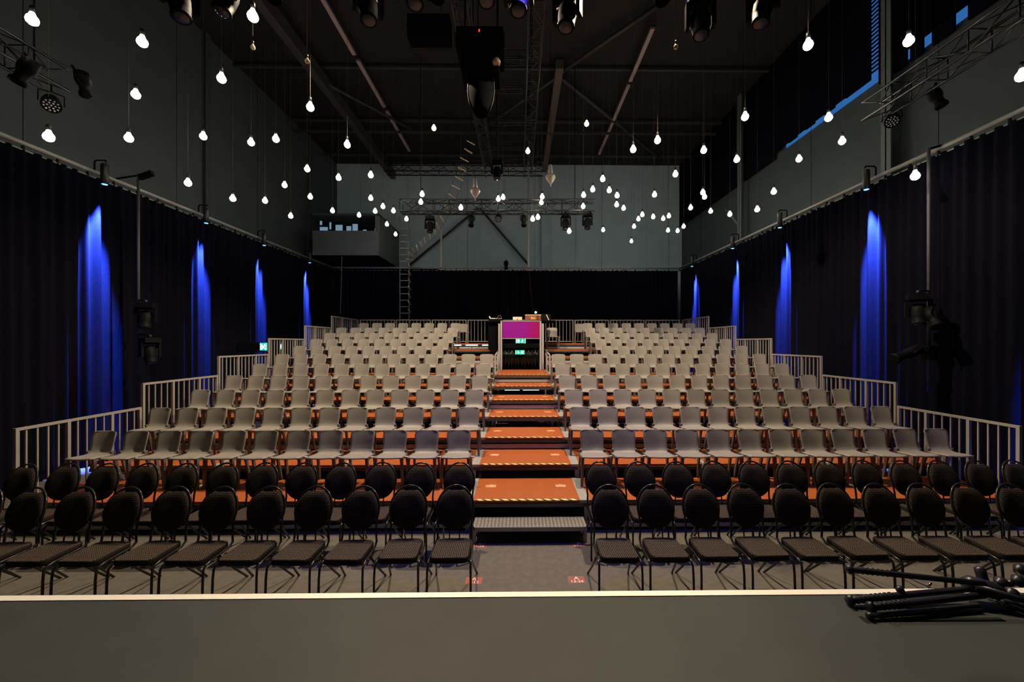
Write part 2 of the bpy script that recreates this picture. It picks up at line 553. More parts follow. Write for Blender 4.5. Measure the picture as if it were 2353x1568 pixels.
# ------------------------------------------------------------------ curtains and their rails
def pleat(t, ph=0.0):
    return .042 * math.sin(t * 2 * PI / .20 + ph + .8 * math.sin(t * 1.9)) + .024 * math.sin(t * 2 * PI / .47 + 1.3 + ph) + .018 * math.sin(t * 2 * PI / 1.7 + 2 * ph)
CXL, CXR, CYB, RZ = -8.5, 7.4, 17.85, 5.88
def curtain(axis, fixed, a0, a1, z1, name_label):
    n = int((a1 - a0) / .021)
    rows = []
    for z, k in ((0.03, 1.0), (.06, 1.0), (3.0, 1.0), (z1 - .35, .97), (z1 - .03, .81), (z1, .8)):
        row = []
        for i in range(n + 1):
            t = a0 + (a1 - a0) * i / n
            d = pleat(t + .004 * z) * k
            row.append((fixed + d, t, z) if axis == 'y' else (t, fixed + d, z))
        rows.append(row)
    mb = MB().sheet(rows, .006)
    return tag(mb.build('stage_curtain', M['curtain']), name_label, 'curtain', 'black pleated curtains round the hall')
curtain('y', CXL, 1.0, CYB - .05, RZ - .10, 'long black pleated curtain along the left side of the seating')
curtain('y', CXR, 1.0, CYB - .05, RZ - .10, 'long black pleated curtain along the right side of the seating')
curtain('x', CYB + .1, CXL + .1, CXR - .1, RZ - .10, 'black pleated curtain across the back, behind the last row')
def curtain_rail(p, q, label):
    p = Vector(p); q = Vector(q); L = (q - p).length
    t = thing('curtain_rail', label, 'curtain rail', p, 0, 'grey curtain rails')
    d = (q - p)
    MB().tube([(0, 0, 0), d], .042, 8).build('pipe', M['rail'], t)
    tr = MB()
    n = int(L / .5)
    lo = Vector((0, 0, -.115))
    tr.tube([lo, d + lo], .014, 5)
    tr.build('glide_track', M['rail'], t)
    for i in range(n + 1):
        a = d * (i / n)
        MB().box(a.x - .014, a.x + .014, a.y - .014, a.y + .014, a.z - .13, a.z - .04).build('track_hook', M['black'], t)
    for i in range(0, n + 1, 6):
        a = d * (i / n)
        if abs(d.x) > 1 and a.x < 4.6: continue
        MB().tube([a, a + Vector((0, 0, ZR - RZ - .004))], .006, 4).build('hanging_wire', M['black'], t)
curtain_rail((CXL, .8, RZ), (CXL, CYB, RZ), 'grey pipe rail carrying the left black curtain')
curtain_rail((CXR, .8, RZ), (CXR, CYB, RZ), 'grey pipe rail carrying the right black curtain')
curtain_rail((CXL, CYB + .1, RZ), (CXR, CYB + .1, RZ), 'grey pipe rail carrying the back black curtain')

# ------------------------------------------------------------------ stage in front
YS = 2.285
st = MB().box(-9.4, 8.5, YF + .1, YS - .04, .0, 1.0)
struct(st.build('floor_stage', M['stage']))
tag(MB().box(-9.4, 8.5, YS - .045, YS, .93, 1.004).build('stage_edge_trim', M['edge']), 'bright aluminium trim along the front edge of the grey stage', 'edge trim')

# ------------------------------------------------------------------ seating stand: decks, steps, railings
XC = 0.10
Z0, D, RISE = 5.10, 0.851, 0.2035
def deckz(k): return 0.40 + RISE * k
def decky(k): return Z0 + D * k
ROWS = 'CDEFGHIJKLM'
ROWNAME = ['lowest', 'second', 'third', 'fourth', 'fifth', 'sixth', 'seventh', 'eighth', 'ninth', 'tenth', 'topmost']
def deck(k, x0, x1, y0, y1, label, aisle=False, strips=(1, 1)):
    z = deckz(k)
    t = thing('stand_deck', label, 'stage deck', ((x0 + x1) / 2, y0, z), 0, 'orange decks of the seating stand')
    h = (x1 - x0) / 2; L = y1 - y0
    MB().box(-h + .02, h - .02, .012, L - .004, -.035, 0).build('board', M['deck'], t)
    fr = MB()
    fr.box(-h + .004, h - .004, 0, .035, -.085, -.036).box(-h + .004, -h + .045, .035, L, -.085, -.036).box(h - .045, h - .004, .035, L, -.085, -.036)
    fr.build('frame', M['beam_dark'], t)
    if strips[0]: MB().box(-h, -h + .06, .003, L - .004, -.037, .003).build('joint_strip', M['strip'], t)
    if strips[1]: MB().box(h - .06, h, .003, L - .004, -.037, .003).build('joint_strip', M['strip'], t)
    if aisle:
        MB().box(-h + .10, h - .10, .0, .045, -.001, .004).build('hazard_tape', M['hazard'], t)
    return t
mods = [(-6.45, -4.55), (-4.55, -2.62), (-2.62, -.66), (.86, 2.82), (2.82, 4.75), (4.75, 6.65)]
mn = ['outer left', 'middle left', 'inner left', 'inner right', 'middle right', 'outer right']
for k in range(11):
    y1 = decky(k + 1) if k < 10 else 15.9
    for (a, b), nm in zip(mods, mn):
        xa, xb = a, b
        deck(k, xa, xb, decky(k), y1 + (.0 if k == 10 else .0), 'orange-brown deck under the %s grey chair row, %s section' % (ROWNAME[k], nm), False,
             (1, 0) if a > 0 else (0, 1))
    if k < 7:
        y2 = decky(k + 1) if k < 6 else 12.2
        deck(k, -.66, .86, decky(k), y2, 'orange aisle step with striped tape at the %s grey chair row' % ROWNAME[k], True, (1, 1))
    elif k >= 9:
        pass
# back part of the aisle behind the booth
deck(10, -.66, .86, 13.75, 15.9, 'orange deck section behind the technician booth', False, (0, 0))
# open steel substructure: one trestle frame per row step
for k in range(11):
    z = deckz(k) - .086
    t = thing('deck_trestle', 'steel trestle frame carrying the front of the %s grey chair row' % ROWNAME[k], 'trestle', (XC, decky(k) + .05, 0), 0, 'steel trestles under the stand')
    pb = MB()
    for xx in (-6.48, -4.6, -2.7, -.78, .78, 2.7, 4.6, 6.48):
        MB().box(xx - .022, xx + .022, -.022, .022, 0, z).build('leg', M['steel'], t)
    if k % 2 == 0:
        zz = z - (.03 if k else .2)
        for xa, xb in (((-6.48, 6.48),) if k < 7 else ((-6.48, -.80), (.80, 6.48))):
            MB().box(xa, xb, -.026, -.0025, zz - .075, zz).build('cross_beam', M['steel'], t)
# dark cloth closing the space below the stand
tag(MB().box(XC - 6.5, XC + 6.5, 5.18, 5.20, 0, .31).build('skirt_cloth', M['black_soft']), 'black cloth hung under the front of the seating stand', 'cloth')
for i, (X0, X1, k) in enumerate(((-.35, .02, 5), (.1, .5, 5), (-.35, .02, 3), (.1, .45, 3))):
    yy = decky(k) + .35; zz = deckz(k) - .13
    t = thing('glow_tube', 'white tube lamp glimpsed under the %s aisle step, %s one' % (ROWNAME[k], 'left' if i % 2 == 0 else 'right'), 'tube lamp', ((X0 + X1) / 2, yy, zz), 0, 'tube lamps under the stand')
    MB().tube([(-(X1 - X0) / 2, 0, 0), ((X1 - X0) / 2, 0, 0)], .012, 8).build('tube', M['glowtube'] if k == 5 else M['exit_white'], t)
    MB().box(-(X1 - X0) / 2, (X1 - X0) / 2, -.02, .02, .013, .05).build('housing', M['beam_dark'], t)
for i, (pa, pb_) in enumerate(((1108, 1145), (1070, 1098), (1040, 1060))):
    a = at(pa, 793.5, 12.95); b = at(pb_, 793.5, 12.95)
    t = thing('glow_tube', 'white glow bar for the bright corridor below the rear decks, %s from the booth' % ORD[i], 'tube lamp', (a + b) / 2, 0, 'tube lamps under the stand')
    h = (b - a).length / 2
    MB().tube([(-h, 0, 0), (h, 0, 0)], .02, 8).build('tube', M['glowtube'], t)  # added glow tube stands in for the bright corridor under the decks
    MB().box(-h, h, .021, .04, -.02, .02).build('housing', M['beam_dark'], t)
    MB().box(-.01, .01, .041, .06, deckz(9) - t.location.z, .02).build('bracket', M['beam_dark'], t)

# bottom steel step
t = thing('entry_step', 'low chequer-plate steel step at the foot of the orange stair', 'step', (.135, 4.79, 0))
MB().box(-.70, .70, 0, .285, .188, .20).build('tread', M['plate'], t)
MB().box(-.70, .70, -.004, .0, .150, .201).box(-.70, .70, .28, .285, .150, .188).build('front_lip', M['steel'], t)
for sx in (-1, 1):
    for yy in (.01, .24):
        MB().box(sx * .68 - .02, sx * .68 + .02, yy, yy + .04, 0, .188).build('leg', M['steel'], t)

# row stickers
def text(s, size, loc, parent, m):
    cu = bpy.data.curves.new('lettering', 'FONT')
    cu.body = s; cu.size = size; cu.align_x = 'CENTER'; cu.align_y = 'CENTER'; cu.extrude = .0006
    cu.materials.append(m)
    tmp = bpy.data.objects.new('lettering_curve', cu)
    me = bpy.data.meshes.new_from_object(tmp)
    bpy.data.objects.remove(tmp)
    o = bpy.data.objects.new('lettering', me)
    if not me.materials: me.materials.append(m)
    COL.objects.link(o)
    o.parent = parent
    o.location = loc
    return o
def sticker(letter, rng, X, Y, z, side, sz=1.0, m=None):
    t = thing('row_sticker', 'row sticker reading %s %s beside the aisle %s' % (letter, rng, side), 'sticker', (X, Y, z), 0, 'row number stickers')
    MB().box(-.086 * sz, .086 * sz, -.06 * sz, .06 * sz, 0, .0012).build('backing', m or M['sticker'], t)
    text(letter, .072 * sz, (0, .026 * sz, .0018), t, M['ink'])
    text(rng, .058 * sz, (0, -.030 * sz, .0018), t, M['ink'])
for L, Yp, zz in (('A', 4.05, 0), ('B', 4.76, 0)):
    sticker(L, '1-12', at({'A': 1089, 'B': 1103}[L], 1334, Yp).x, Yp, zz, 'on the floor, left', 1.0)
    sticker(L, '13-24', at({'A': 1325, 'B': 1330}[L], 1334, Yp).x, Yp, zz, 'on the floor, right', 1.0)
for k in range(6):
    L = ROWS[k]
    for sx, r, nm in ((-1, '1-12', 'left'), (1, '13-24', 'right')):
        sticker(L, r, XC + sx * .50, decky(k) + .52, deckz(k) + .001, 'on the orange step, %s' % nm, .85, M['sticker_pale'])

# railings
def railing(p, q, z0, z1, label, group, posts=(0, 5, 10, 14), n=14):
    p = Vector((p[0], p[1], 0)); q = Vector((q[0], q[1], 0))
    d = q - p; L = d.length
    ang = math.atan2(d.y, d.x)
    t = thing('guard_railing', label, 'railing', (p.x, p.y, z0), ang, group)
    H = z1 - z0
    MB().box(0, L, -.02, .02, H - .035, H).build('top_rail', M['railing'], t)
    MB().box(0, L, -.018, .018, .06, .09).build('bottom_rail', M['railing'], t)
    for i in range(n + 1):
        x = L * i / n
        x = min(max(x, .02), L - .02)
        if i in posts:
            MB().box(x - .02, x + .02, -.02, .02, 0, H - .035).build('post', M['railing'], t)
        else:
            MB().box(x - .009, x + .009, -.009, .009, .09, H - .035).build('baluster', M['railing'], t)
    return t
for side, X in (('left', -6.47), ('right', 6.64)):
    for j in range(6):
        y0 = decky(2 * j); y1 = decky(2 * j + 2) - .02 if j < 5 else 15.85
        railing((X, y0), (X, y1), deckz(2 * j) - (.15 if j else .3), deckz(2 * j) + .955,
                'stepped grey side railing, %s section from the stage on the %s' % (ORD[j], side), 'side railings of the stand')
xs = -6.42
for j in range(9):
    x0 = xs + j * 1.443
    railing((x0 + .02, 15.87), (x0 + 1.42, 15.87), deckz(10), deckz(10) + .955,
            'grey railing panel behind the last row, %s from the left' % ORD[j], 'rear railings of the stand', posts=(0, 10), n=10)

# ------------------------------------------------------------------ grey shell chair
def make_shell():
    t = thing('shell_chair', 'grey plastic shell chair', 'chair')
    prof = [(-.205, .412, .175), (-.200, .428, .196), (-.185, .436, .203), (-.12, .432, .206), (-.04, .424, .204), (.03, .42, .198), (.075, .428, .19),
            (.105, .45, .178), (.122, .49, .166), (.132, .55, .170), (.145, .62, .176), (.158, .68, .179), (.168, .715, .178), (.173, .735, .168), (.176, .745, .14)]
    grid = []
    for y, z, hw in prof:
        row = []
        for i in range(11):
            u = -1 + 2 * i / 10
            cup = .022 * (u * u)
            if z < .44:
                row.append((hw * u, y, z + cup * .5 - .012 * (1 if abs(u) > .95 else 0)))
            else:
                row.append((hw * u, y - cup * 1.1, z - (.012 * u ** 6 if z > .7 else 0)))
        grid.append(row)
    MB().sheet(grid, .008).build('seat_shell', M['shell'], t)
    def leg(p, q, a, b):
        mb = MB()
        p = Vector(p); q = Vector(q)
        vs = []
        for c, (wx, wy) in ((p, a), (q, b)):
            vs += [(c.x - wx, c.y - wy, c.z), (c.x + wx, c.y - wy, c.z), (c.x + wx, c.y + wy, c.z), (c.x - wx, c.y + wy, c.z)]
        mb.add(vs, [(0, 3, 2, 1), (4, 5, 6, 7), (0, 1, 5, 4), (1, 2, 6, 5), (2, 3, 7, 6), (3, 0, 4, 7)])
        return mb
    for sx in (-1, 1):
        leg((sx * .185, -.165, .425), (sx * .20, -.17, 0), (.021, .02), (.015, .015)).build('leg', M['shell_leg'], t)
        leg((sx * .175, .09, .47), (sx * .195, .20, 0), (.014, .028), (.012, .015)).build('leg', M['shell_leg'], t)
        MB().box(sx * .195 - .008, sx * .195 + .008, -.17, .11, .385, .415).build('side_rail', M['shell_leg'], t)
    MB().box(.205, .262, -.09, -.06, .405, .417).build('link_clip', M['white_clip'], t)
    return t
shell = Placer(make_shell())
PITCH = .477
def shell_row(k, off, n, side):
    sx = -1 if side == 'left' else 1
    for i in range(n):
        X = XC + sx * (off + PITCH * i)
        j = (random.random() - .5)
        place = 'nearest the aisle' if i == 0 else '%s seat from the aisle' % ORD[i]
        if i == n - 1: place = 'outermost at the railing'
        shell((X + j * .01, decky(k) + .645 + j * .015, deckz(k)), (0, 0, j * .04),
              'grey shell chair, %s, %s of the %s grey row' % (place, side + ' half', ROWNAME[k]), 'shell chairs of the %s row' % ROWNAME[k])
offs = [.998, .95, .957, .937, .936, .927]
for k in range(6):
    shell_row(k, offs[k], 12, 'left'); shell_row(k, offs[k], 12, 'right')
for k in range(6, 10):
    shell_row(k, 2.38, 9, 'left'); shell_row(k, 2.38, 9, 'right')
shell_row(10, 2.43, 9, 'right'); shell_row(10, 2.43, 8, 'left')
shell((at(1064, 760, 14.9).x, decky(10) + 1.12, deckz(10)), (0, 0, .05), 'grey shell chair tucked half behind the aisle end of the topmost left row', 'shell chairs of the topmost row')
shell((at(1331, 760, 14.9).x, decky(10) + 1.12, deckz(10)), (0, 0, -.05), 'grey shell chair tucked half behind the aisle end of the topmost right row', 'shell chairs of the topmost row')
p = at(1269, 790, decky(9) + .645)
shell((p.x, decky(9) + .55, deckz(9)), (0, 0, .02), 'single grey shell chair standing beside the right side of the technician booth', 'shell chairs of the tenth row')

# ------------------------------------------------------------------ black banquet chair
def make_banquet():
    t = thing('banquet_chair', 'black banquet chair', 'chair')
    # seat cushion: rounded trapezoid
    poly = []
    def corner(cx, cy, r, a0, a1):
        for i in range(6):
            a = math.radians(a0 + (a1 - a0) * i / 5)
            poly.append((cx + r * math.cos(a), cy + r * math.sin(a)))
    corner(.125, -.135, .055, -90, 0); corner(.11, .12, .065, 0, 90); corner(-.11, .12, .065, 90, 180); corner(-.125, -.135, .055, 180, 270)
    MB().prism(poly, .412, .472, .014).build('seat_cushion', M['fabric'], t)
    # back cushion: oval disc leaning back, notch on top for the handle hole
    def backpt(u, v, off):     # u sideways, v height
        lean = (v - .47) / .49
        y = .20 + .125 * max(lean, 0) ** 1.15 + off + .03 * (u / .19) ** 2 * -1
        return (u, y, v)
    N = 28
    for_f = MB()
    rings = [(1.0, .0), (1.0, -.022), (.93, -.034), (.6, -.040), (.0, -.042)]
    vs = []; fs = []
    for rr, off in rings:
        for j in range(N):
            a = 2 * PI * j / N
            u = .181 * rr * math.cos(a)
            v = .745 + .196 * rr * math.sin(a)
            if math.sin(a) > .95 and rr > .9: v -= .026
            vs.append(backpt(u, v, off))
    for i in range(len(rings) - 1):
        for j in range(N):
            j2 = (j + 1) % N
            fs.append((i * N + j, (i + 1) * N + j, (i + 1) * N + j2, i * N + j2))
    fs.append(tuple(range(N)))
    for_f.add(vs, fs, True)
    for_f.build('back_cushion', M['fabric_back'], t)
    # frame
    arch = []
    for j in range(17):
        a = -.35 + (PI + .70) * j / 16
        u = .188 * math.cos(a); v = .75 + .205 * math.sin(a)
        arch.append(backpt(u, v, .004))
    a0 = arch[0]; a1 = arch[-1]
    pts = [(.178, .20, .44), (.172, .205, .50), (.168, .215, .58)] + arch + [(-.168, .215, .58), (-.172, .205, .50), (-.178, .20, .44)]
    MB().tube(pts, .0105, 8).build('back_frame', M['tube'], t)
    for sx in (-1, 1):
        MB().tube([(sx * .178, .20, .45), (sx * .188, .14, .425), (sx * .196, -.10, .42), (sx * .197, -.155, .412), (sx * .198, -.185, .385), (sx * .20, -.195, .30), (sx * .202, -.205, 0)], .0105, 8).build('leg', M['tube'], t)
        MB().tube([(sx * .165, .03, .40), (sx * .178, .14, .26), (sx * .19, .22, .16), (sx * .215, .36, 0)], .0105, 8).build('leg', M['tube'], t)
        MB().tube([(sx * .196, -.08, .40), (sx * .185, .06, .375), (sx * .165, .03, .402)], .008, 6).build('side_brace', M['tube'], t)
    MB().tube([(-.165, .03, .402), (.165, .03, .402)], .009, 6).tube([(-.19, -.13, .404), (.19, -.13, .404)], .009, 6).build('seat_frame', M['tube'], t)
    for sx in (-1, 1):
        MB().tube([(sx * .05, .175, .42), (sx * .05, .2, .60)], .007, 6).build('back_support', M['tube'], t)
    return t
banquet = Placer(make_banquet())
def b_row(Y, off, pitch, n, side, rowname, xc):
    sx = -1 if side == 'left' else 1
    for i in range(n):
        j = random.random() - .5
        place = 'nearest the aisle' if i == 0 else '%s seat from the aisle' % ORD[i]
        banquet((xc + sx * (off + pitch * i) + j * .014, Y + j * .03, 0), (0, 0, j * .07),
                'black oval-back banquet chair, %s, %s floor row, %s half' % (place, rowname, side), '%s row of black banquet chairs' % rowname)
b_row(3.80, .80, .482, 11, 'left', 'front', .145); b_row(3.80, .80, .472, 11, 'right', 'front', .145)
b_row(4.60, .876, .483, 12, 'left', 'second', .14); b_row(4.60, .876, .478, 12, 'right', 'second', .14)

# ------------------------------------------------------------------ technician booth
YBO = 12.2
t = thing('technician_booth', 'silver-framed control desk with a magenta front panel at the top of the stair', 'control desk', (0, 0, 0))
def rect(mb, x0, y0, x1, y1, Y, th=.02):
    a = at(x0, y1, Y); b = at(x1, y0, Y)
    return mb.box(a.x, b.x, Y, Y + th, a.z, b.z)
for (xa, xb, yt) in ((1145, 1149, 744), (1150, 1154, 738), (1240, 1244, 738), (1245, 1249.5, 744)):
    a = at(xa, 848, YBO); b = at(xb, yt, YBO)
    MB().box(a.x, b.x, YBO - .03, YBO + .03, deckz(6), b.z).build('post', M['steel'], t)
rect(MB(), 1155, 739, 1239.5, 777, YBO - .02).build('front_panel', M['magenta'], t, 'magenta panel')
rect(MB(), 1150, 737, 1244, 739.2, YBO - .03, .08).build('top_bar', M['railing'], t)
rect(MB(), 1154, 777.5, 1240, 779, YBO - .02, .03).build('lower_bar', M['steel'], t)
rect(MB(), 1154, 790, 1240, 792, YBO + .02, .35).build('shelf', M['black'], t)
rect(MB(), 1155, 792, 1239, 800, YBO + .01, .02).build('valance', M['gloss'], t)
a = at(1122, 738, YBO); b = at(1276, 736, YBO)
MB().box(a.x, b.x, YBO + .02, YBO + .95, a.z - .02, b.z).build('worktop', M['black_soft'], t)
a = at(1122, 785, YBO + .2); b = at(1145, 740, YBO + .2)
MB().box(a.x, b.x, YBO + .15, YBO + .9, deckz(9), b.z).build('side_cabinet', M['black_soft'], t)
# lower curtain in booth
rows = []
for z in (deckz(6) + .01, 2.0, at(1200, 800, YBO).z):
    rows.append([(XC - .60 + 1.12 * i / 90, YBO + .08 + .025 * math.sin(i * .75) + .012 * math.sin(i * .31), z) for i in range(91)])
tag(MB().sheet(rows, .005).build('booth_curtain', M['gloss']), 'glossy black pleated curtain below the magenta panel', 'curtain')
tag(MB().box(XC - .8, XC + .8, 13.5, 13.52, 1.2, 3.1).build('booth_backcloth', M['black_soft']), 'black cloth closing the space behind the technician booth', 'cloth')
DZ = at(1200, 736, YBO).z
for sx in (-1, 1):
    tt = thing('stair_handrail', 'short silver handrail on the %s side of the upper stair' % ('left' if sx < 0 else 'right'), 'handrail', (XC + sx * .74, 10.6, deckz(6)))
    MB().box(-.02, .02, 0, .04, 0, .50).build('post', M['steel'], tt)
    MB().box(-.02, .02, 1.2, 1.24, 0, .56).build('post', M['steel'], tt)
    MB().tube([(0, .02, .5), (0, 1.22, .56)], .02, 8).build('rail_bar', M['steel'], tt)
# emergency signs, and a reflection built as one more
def sign_or_reflection(c, wd, ht, mirror, label, m=None, rz=0):
    tt = thing('sign_or_reflection', label, 'sign', c, rz, 'lit escape signs')
    MB().box(-wd / 2, wd / 2, 0, .03, -ht / 2, ht / 2).build('lit_panel', m or M['exit_green'], tt)
    s = -1 if mirror else 1
    g = MB()
    g.box(-wd * .47, -wd * .42, -.004, 0, -ht * .46, ht * .46).box(wd * .42, wd * .47, -.004, 0, -ht * .46, ht * .46)
    xa, xb = sorted((s * -wd * .32, s * -wd * .12))
    g.box(xa, xb, -.004, 0, -ht * .38, ht * .36)
    g.build('door_symbol', M['exit_white'], tt)
    r = MB()
    cx = s * wd * .16
    r.lathe([(.0, -.004), (ht * .12, -.004), (ht * .12, 0)], (cx + s * .01, 0, ht * .27), (0, 1, 0), 10)
    r.tube([(cx, -.003, ht * .15), (cx - s * ht * .08, -.003, -ht * .1), (cx + s * ht * .15, -.003, -ht * .22), (cx + s * ht * .1, -.003, -ht * .4)], ht * .07, 6)
    r.tube([(cx - s * ht * .08, -.003, -ht * .1), (cx - s * ht * .3, -.003, -ht * .3)], ht * .06, 6)
    r.tube([(cx - s * ht * .2, -.003, ht * .02), (cx, -.003, ht * .13), (cx + s * ht * .25, -.003, 0)], ht * .05, 6)
    r.build('running_figure', M['exit_white'], tt)
    return tt
sign_or_reflection(at(1196.5, 784, YBO - .03), .31, .145, False, 'upper green escape sign just below the magenta panel')
sign_or_reflection(at(1194.5, 810, YBO - .0), .28, .13, True, 'lower green reflection of the escape sign, built as a glowing panel')  # mirror image of the sign above, built as a glowing panel
for q, w_, h_, lb in ((at(605, 797, 11.22), .19, .22, 'cyan escape sign by the left curtain beyond the third railing'), (at(646, 797, 12.6), .07, .19, 'narrow cyan escape sign glimpsed between left railing bars')):
    tt = sign_or_reflection(q, w_, h_, False, lb, M['exit_cyan'])
    MB().box(-.012, .012, .005, .025, -q.z, -h_ / 2).build('sign_post', M['black'], tt)
t = thing('loudspeaker', 'long black loudspeaker box by the left curtain beside the cyan sign', 'loudspeaker', at(572, 798, 11.3))
MB().box(-.36, .36, 0, .3, -.13, .13).build('cabinet', M['black'], t)
MB().box(-.34, .34, -.012, 0, -.115, .115).build('grille', M['black_soft'], t)
MB().box(-.03, .03, .1, .16, -t.location.z, -.13).build('stand_post', M['black'], t)

# things on the desk
def desk(px, Yo=.3):
    q = at(px, 736, YBO + Yo); return Vector((q.x, YBO + Yo, DZ))
t = thing('wooden_box', 'brown wooden equipment box with a pale label on the control desk', 'box', desk(1225, .25))
MB().box(-.25, .25, 0, .3, 0, .17).build('body', M['wood'], t)
MB().box(-.255, .255, -.005, .305, .17, .19).build('lid', M['paper'], t)
MB().box(-.075, .075, -.004, 0, .04, .12).build('label_plate', M['sticker_pale'], t)
t = thing('white_card_box', 'small pale box on the control desk above the magenta panel', 'box', desk(1189, .12))
MB().box(-.145, .145, 0, .1, 0, .11).build('body', M['paper'], t)
MB().box(-.02, .02, -.003, 0, .02, .05).build('print_mark', M['sticker'], t)
t = thing('desk_lamp', 'small gooseneck desk lamp with a glowing white head on the control desk', 'lamp', desk(1236, .15))
MB().lathe([(.04, 0), (.04, .015), (.01, .02)]).build('base', M['black'], t)
MB().tube([(0, 0, .015), (0, 0, .2), (-.03, 0, .27), (-.06, -.02, .26)], .006, 6).build('gooseneck', M['black'], t)
MB().lathe([(.004, -.034), (.025, -.025), (.034, 0), (.025, .025), (.004, .034)], (-.07, -.03, .25)).build('head', M['desk_lamp'], t)
t = thing('laptop', 'dark laptop with raised lid at the right end of the control desk', 'laptop', desk(1254, .5))
MB().box(-.17, .17, -.12, .12, 0, .02).build('keyboard_base', M['black'], t)
MB().box(-.17, .17, .12, .14, .02, .24).build('screen_lid', M['black'], t)
t = thing('tablet', 'pale tablet leaning at the right end of the control desk', 'tablet', desk(1262, .1))
MB().box(-.02, .0, -.06, .06, 0, .2, Matrix.Rotation(-.42, 3, 'Y'), (0, 0, 0)).build('screen', M['paper'], t)
MB().box(.0, .05, -.03, .03, 0, .01).build('foot', M['black'], t)
t = thing('mixing_console', 'small mixing console with cables at the left end of the control desk', 'mixer', desk(1140, .2))
MB().box(-.22, .2, -.1, .25, 0, .05).build('body', M['black'], t)
MB().box(-.2, .18, -.08, .2, .05, .056).build('fader_panel', M['steel'], t)
for i in range(8):
    MB().box(-.18 + i * .048, -.165 + i * .048, -.04 + .02 * (i % 3), -.015 + .02 * (i % 3), .056, .075).build('fader_cap', M['ink'], t)
ring = [(.06 * math.cos(2 * PI * i / 16) + .02, .1, .10 + .055 * math.sin(2 * PI * i / 16)) for i in range(16)]
tag(MB().xf(Matrix()).tube([tuple(Vector(q) + desk(1146, .1)) for q in ring], .006, 6, closed=True).build('cable_coil', M['sticker']), 'red-brown cable coil standing behind the mixing console', 'cable')
t = thing('white_phone', 'white handset lying at the far left end of the control desk', 'telephone', desk(1130, .12))
MB().box(-.03, .12, -.03, .03, .05, .07).box(-.05, -.02, -.03, .03, .05, .14, Matrix.Rotation(-.5, 3, 'Y'), (-.03, 0, .05)).build('handset', M['ink'], t)
MB().box(-.06, .14, -.05, .05, 0, .05).build('cradle', M['black'], t)
for px_, h in ((1167, .42), (1236, .36)):
    tt = thing('antenna_mast', 'thin black antenna standing on the control desk, %s one' % ('left' if px_ < 1200 else 'right'), 'antenna', desk(px_, .4))
    MB().tube([(0, 0, 0), (-.015, 0, h)], .005, 5).build('rod', M['black'], tt)
    MB().box(-.02, .02, -.02, .02, 0, .02).build('foot', M['black'], tt)

# ------------------------------------------------------------------ trusses
def truss_mb(p, q, s=.29, r=.022, step=.5, tri=False):
    p = Vector(p); q = Vector(q); d = q - p; L = d.length; u = d.normalized()
    side = Vector((0, 0, 1)).cross(u).normalized(); up = u.cross(side)
    h = s / 2
    cs = [side * h + up * h, -side * h + up * h, -side * h - up * h, side * h - up * h]
    return [(p + c, q + c) for c in cs], cs, L, u
def truss(p, q, label, s=.29, r=.022, step=.5, group='aluminium lighting trusses'):
    t = thing('lighting_truss', label, 'truss', p, 0, group)
    o = Vector(p)
    ch, cs, L, u = truss_mb(p, q, s, r, step)
    for a, b in ch:
        MB().tube([a - o, b - o], r, 6).build('chord', M['truss'], t)
    n = max(1, int(L / step))
    lc = MB()
    for f in range(4):
        c0 = cs[f]; c1 = cs[(f + 1) % 4]
        for i in range(n):
            a = u * (L * i / n); b = u * (L * (i + 1) / n)
            if i % 2 == 0: lc.tube([a + c0, b + c1], r * .45, 5)
            else: lc.tube([a + c1, b + c0], r * .45, 5)
            lc.tube([a + c0, a + c1], r * .45, 5)
    lc.build('lacing', M['truss'], t)
    for f in (.1, .9):
        a = u * (L * f)
        MB().tube([a, Vector((a.x, a.y, ZR - o.z - .004))], .012, 5).build('suspension_wire', M['black'], t)
    return t
YT = 13.0
tl = at(922, 476, YT); trr = at(1365, 476, YT)
truss(tl, trr, 'box truss hanging across the hall in front of the grey back wall', .36, .028)
truss((-1.15, 5.0, 9.15), (-1.15, 15.5, 9.15), 'long dark truss running towards the back wall, left of centre', .3, .02)
truss((.35, 5.0, 9.15), (.35, 15.5, 9.15), 'long dark truss running towards the back wall, right of centre', .3, .02)
for i, yy in enumerate((9.6, 10.7, 12.3, 13.9, 15.2)):
    truss((-1.3, yy, 9.44), (.5, yy, 9.44), 'short cross truss linking the two central trusses, %s from the front' % ORD[i], .2, .015, .4)
truss((-7.3, 3.2, 6.62), (-7.3, 6.3, 6.62), 'black truss running along the upper left edge of the view', .34, .024)
truss((6.55, 3.2, 6.75), (6.55, 7.2, 6.75), 'black truss running along the upper right edge of the view', .34, .024)
truss((-6.0, 4.5, 6.95), (6.2, 4.5, 6.95), 'front truss above the view carrying the row of stage lights', .3, .024)
truss((-6.5, 19.2, 11.0), (1.2, 19.2, 11.0), 'dark roof truss high in front of the back wall', .5, .03, .8)

# ------------------------------------------------------------------ stage lights
def make_moving_head(name, label):
    t = thing(name, label, 'stage light')
    MB().box(-.14, .14, -.12, .12, -.16, -.06).build('base', M['black'], t)
    MB().tube([(0, 0, 0), (0, 0, -.06)], .03, 8).build('clamp', M['truss'], t)
    MB().box(-.17, -.125, -.05, .05, -.46, -.16).box(.125, .17, -.05, .05, -.46, -.16).box(-.17, .17, -.05, .05, -.19, -.16).build('yoke', M['black'], t)
    hd = MB().lathe([(.06, -.17), (.10, -.15), (.115, -.04), (.105, .08), (.09, .17), (.10, .175), (.10, .19), (.085, .19)], (0, 0, -.40), (0, -.25, -.97), 18)
    h = hd.build('head', M['black'], t)
    MB().lathe([(.082, 0), (.07, .012), (.001, .02)], (0, -.0475, -.584), (0, -.25, -.97), 16).build('lens', M['lens'], h)
    MB().box(-.118, -.112, -.02, .02, -.46, -.28).box(.112, .118, -.02, .02, -.46, -.28).build('trim_bar', M['trimbar'], t)
    return t
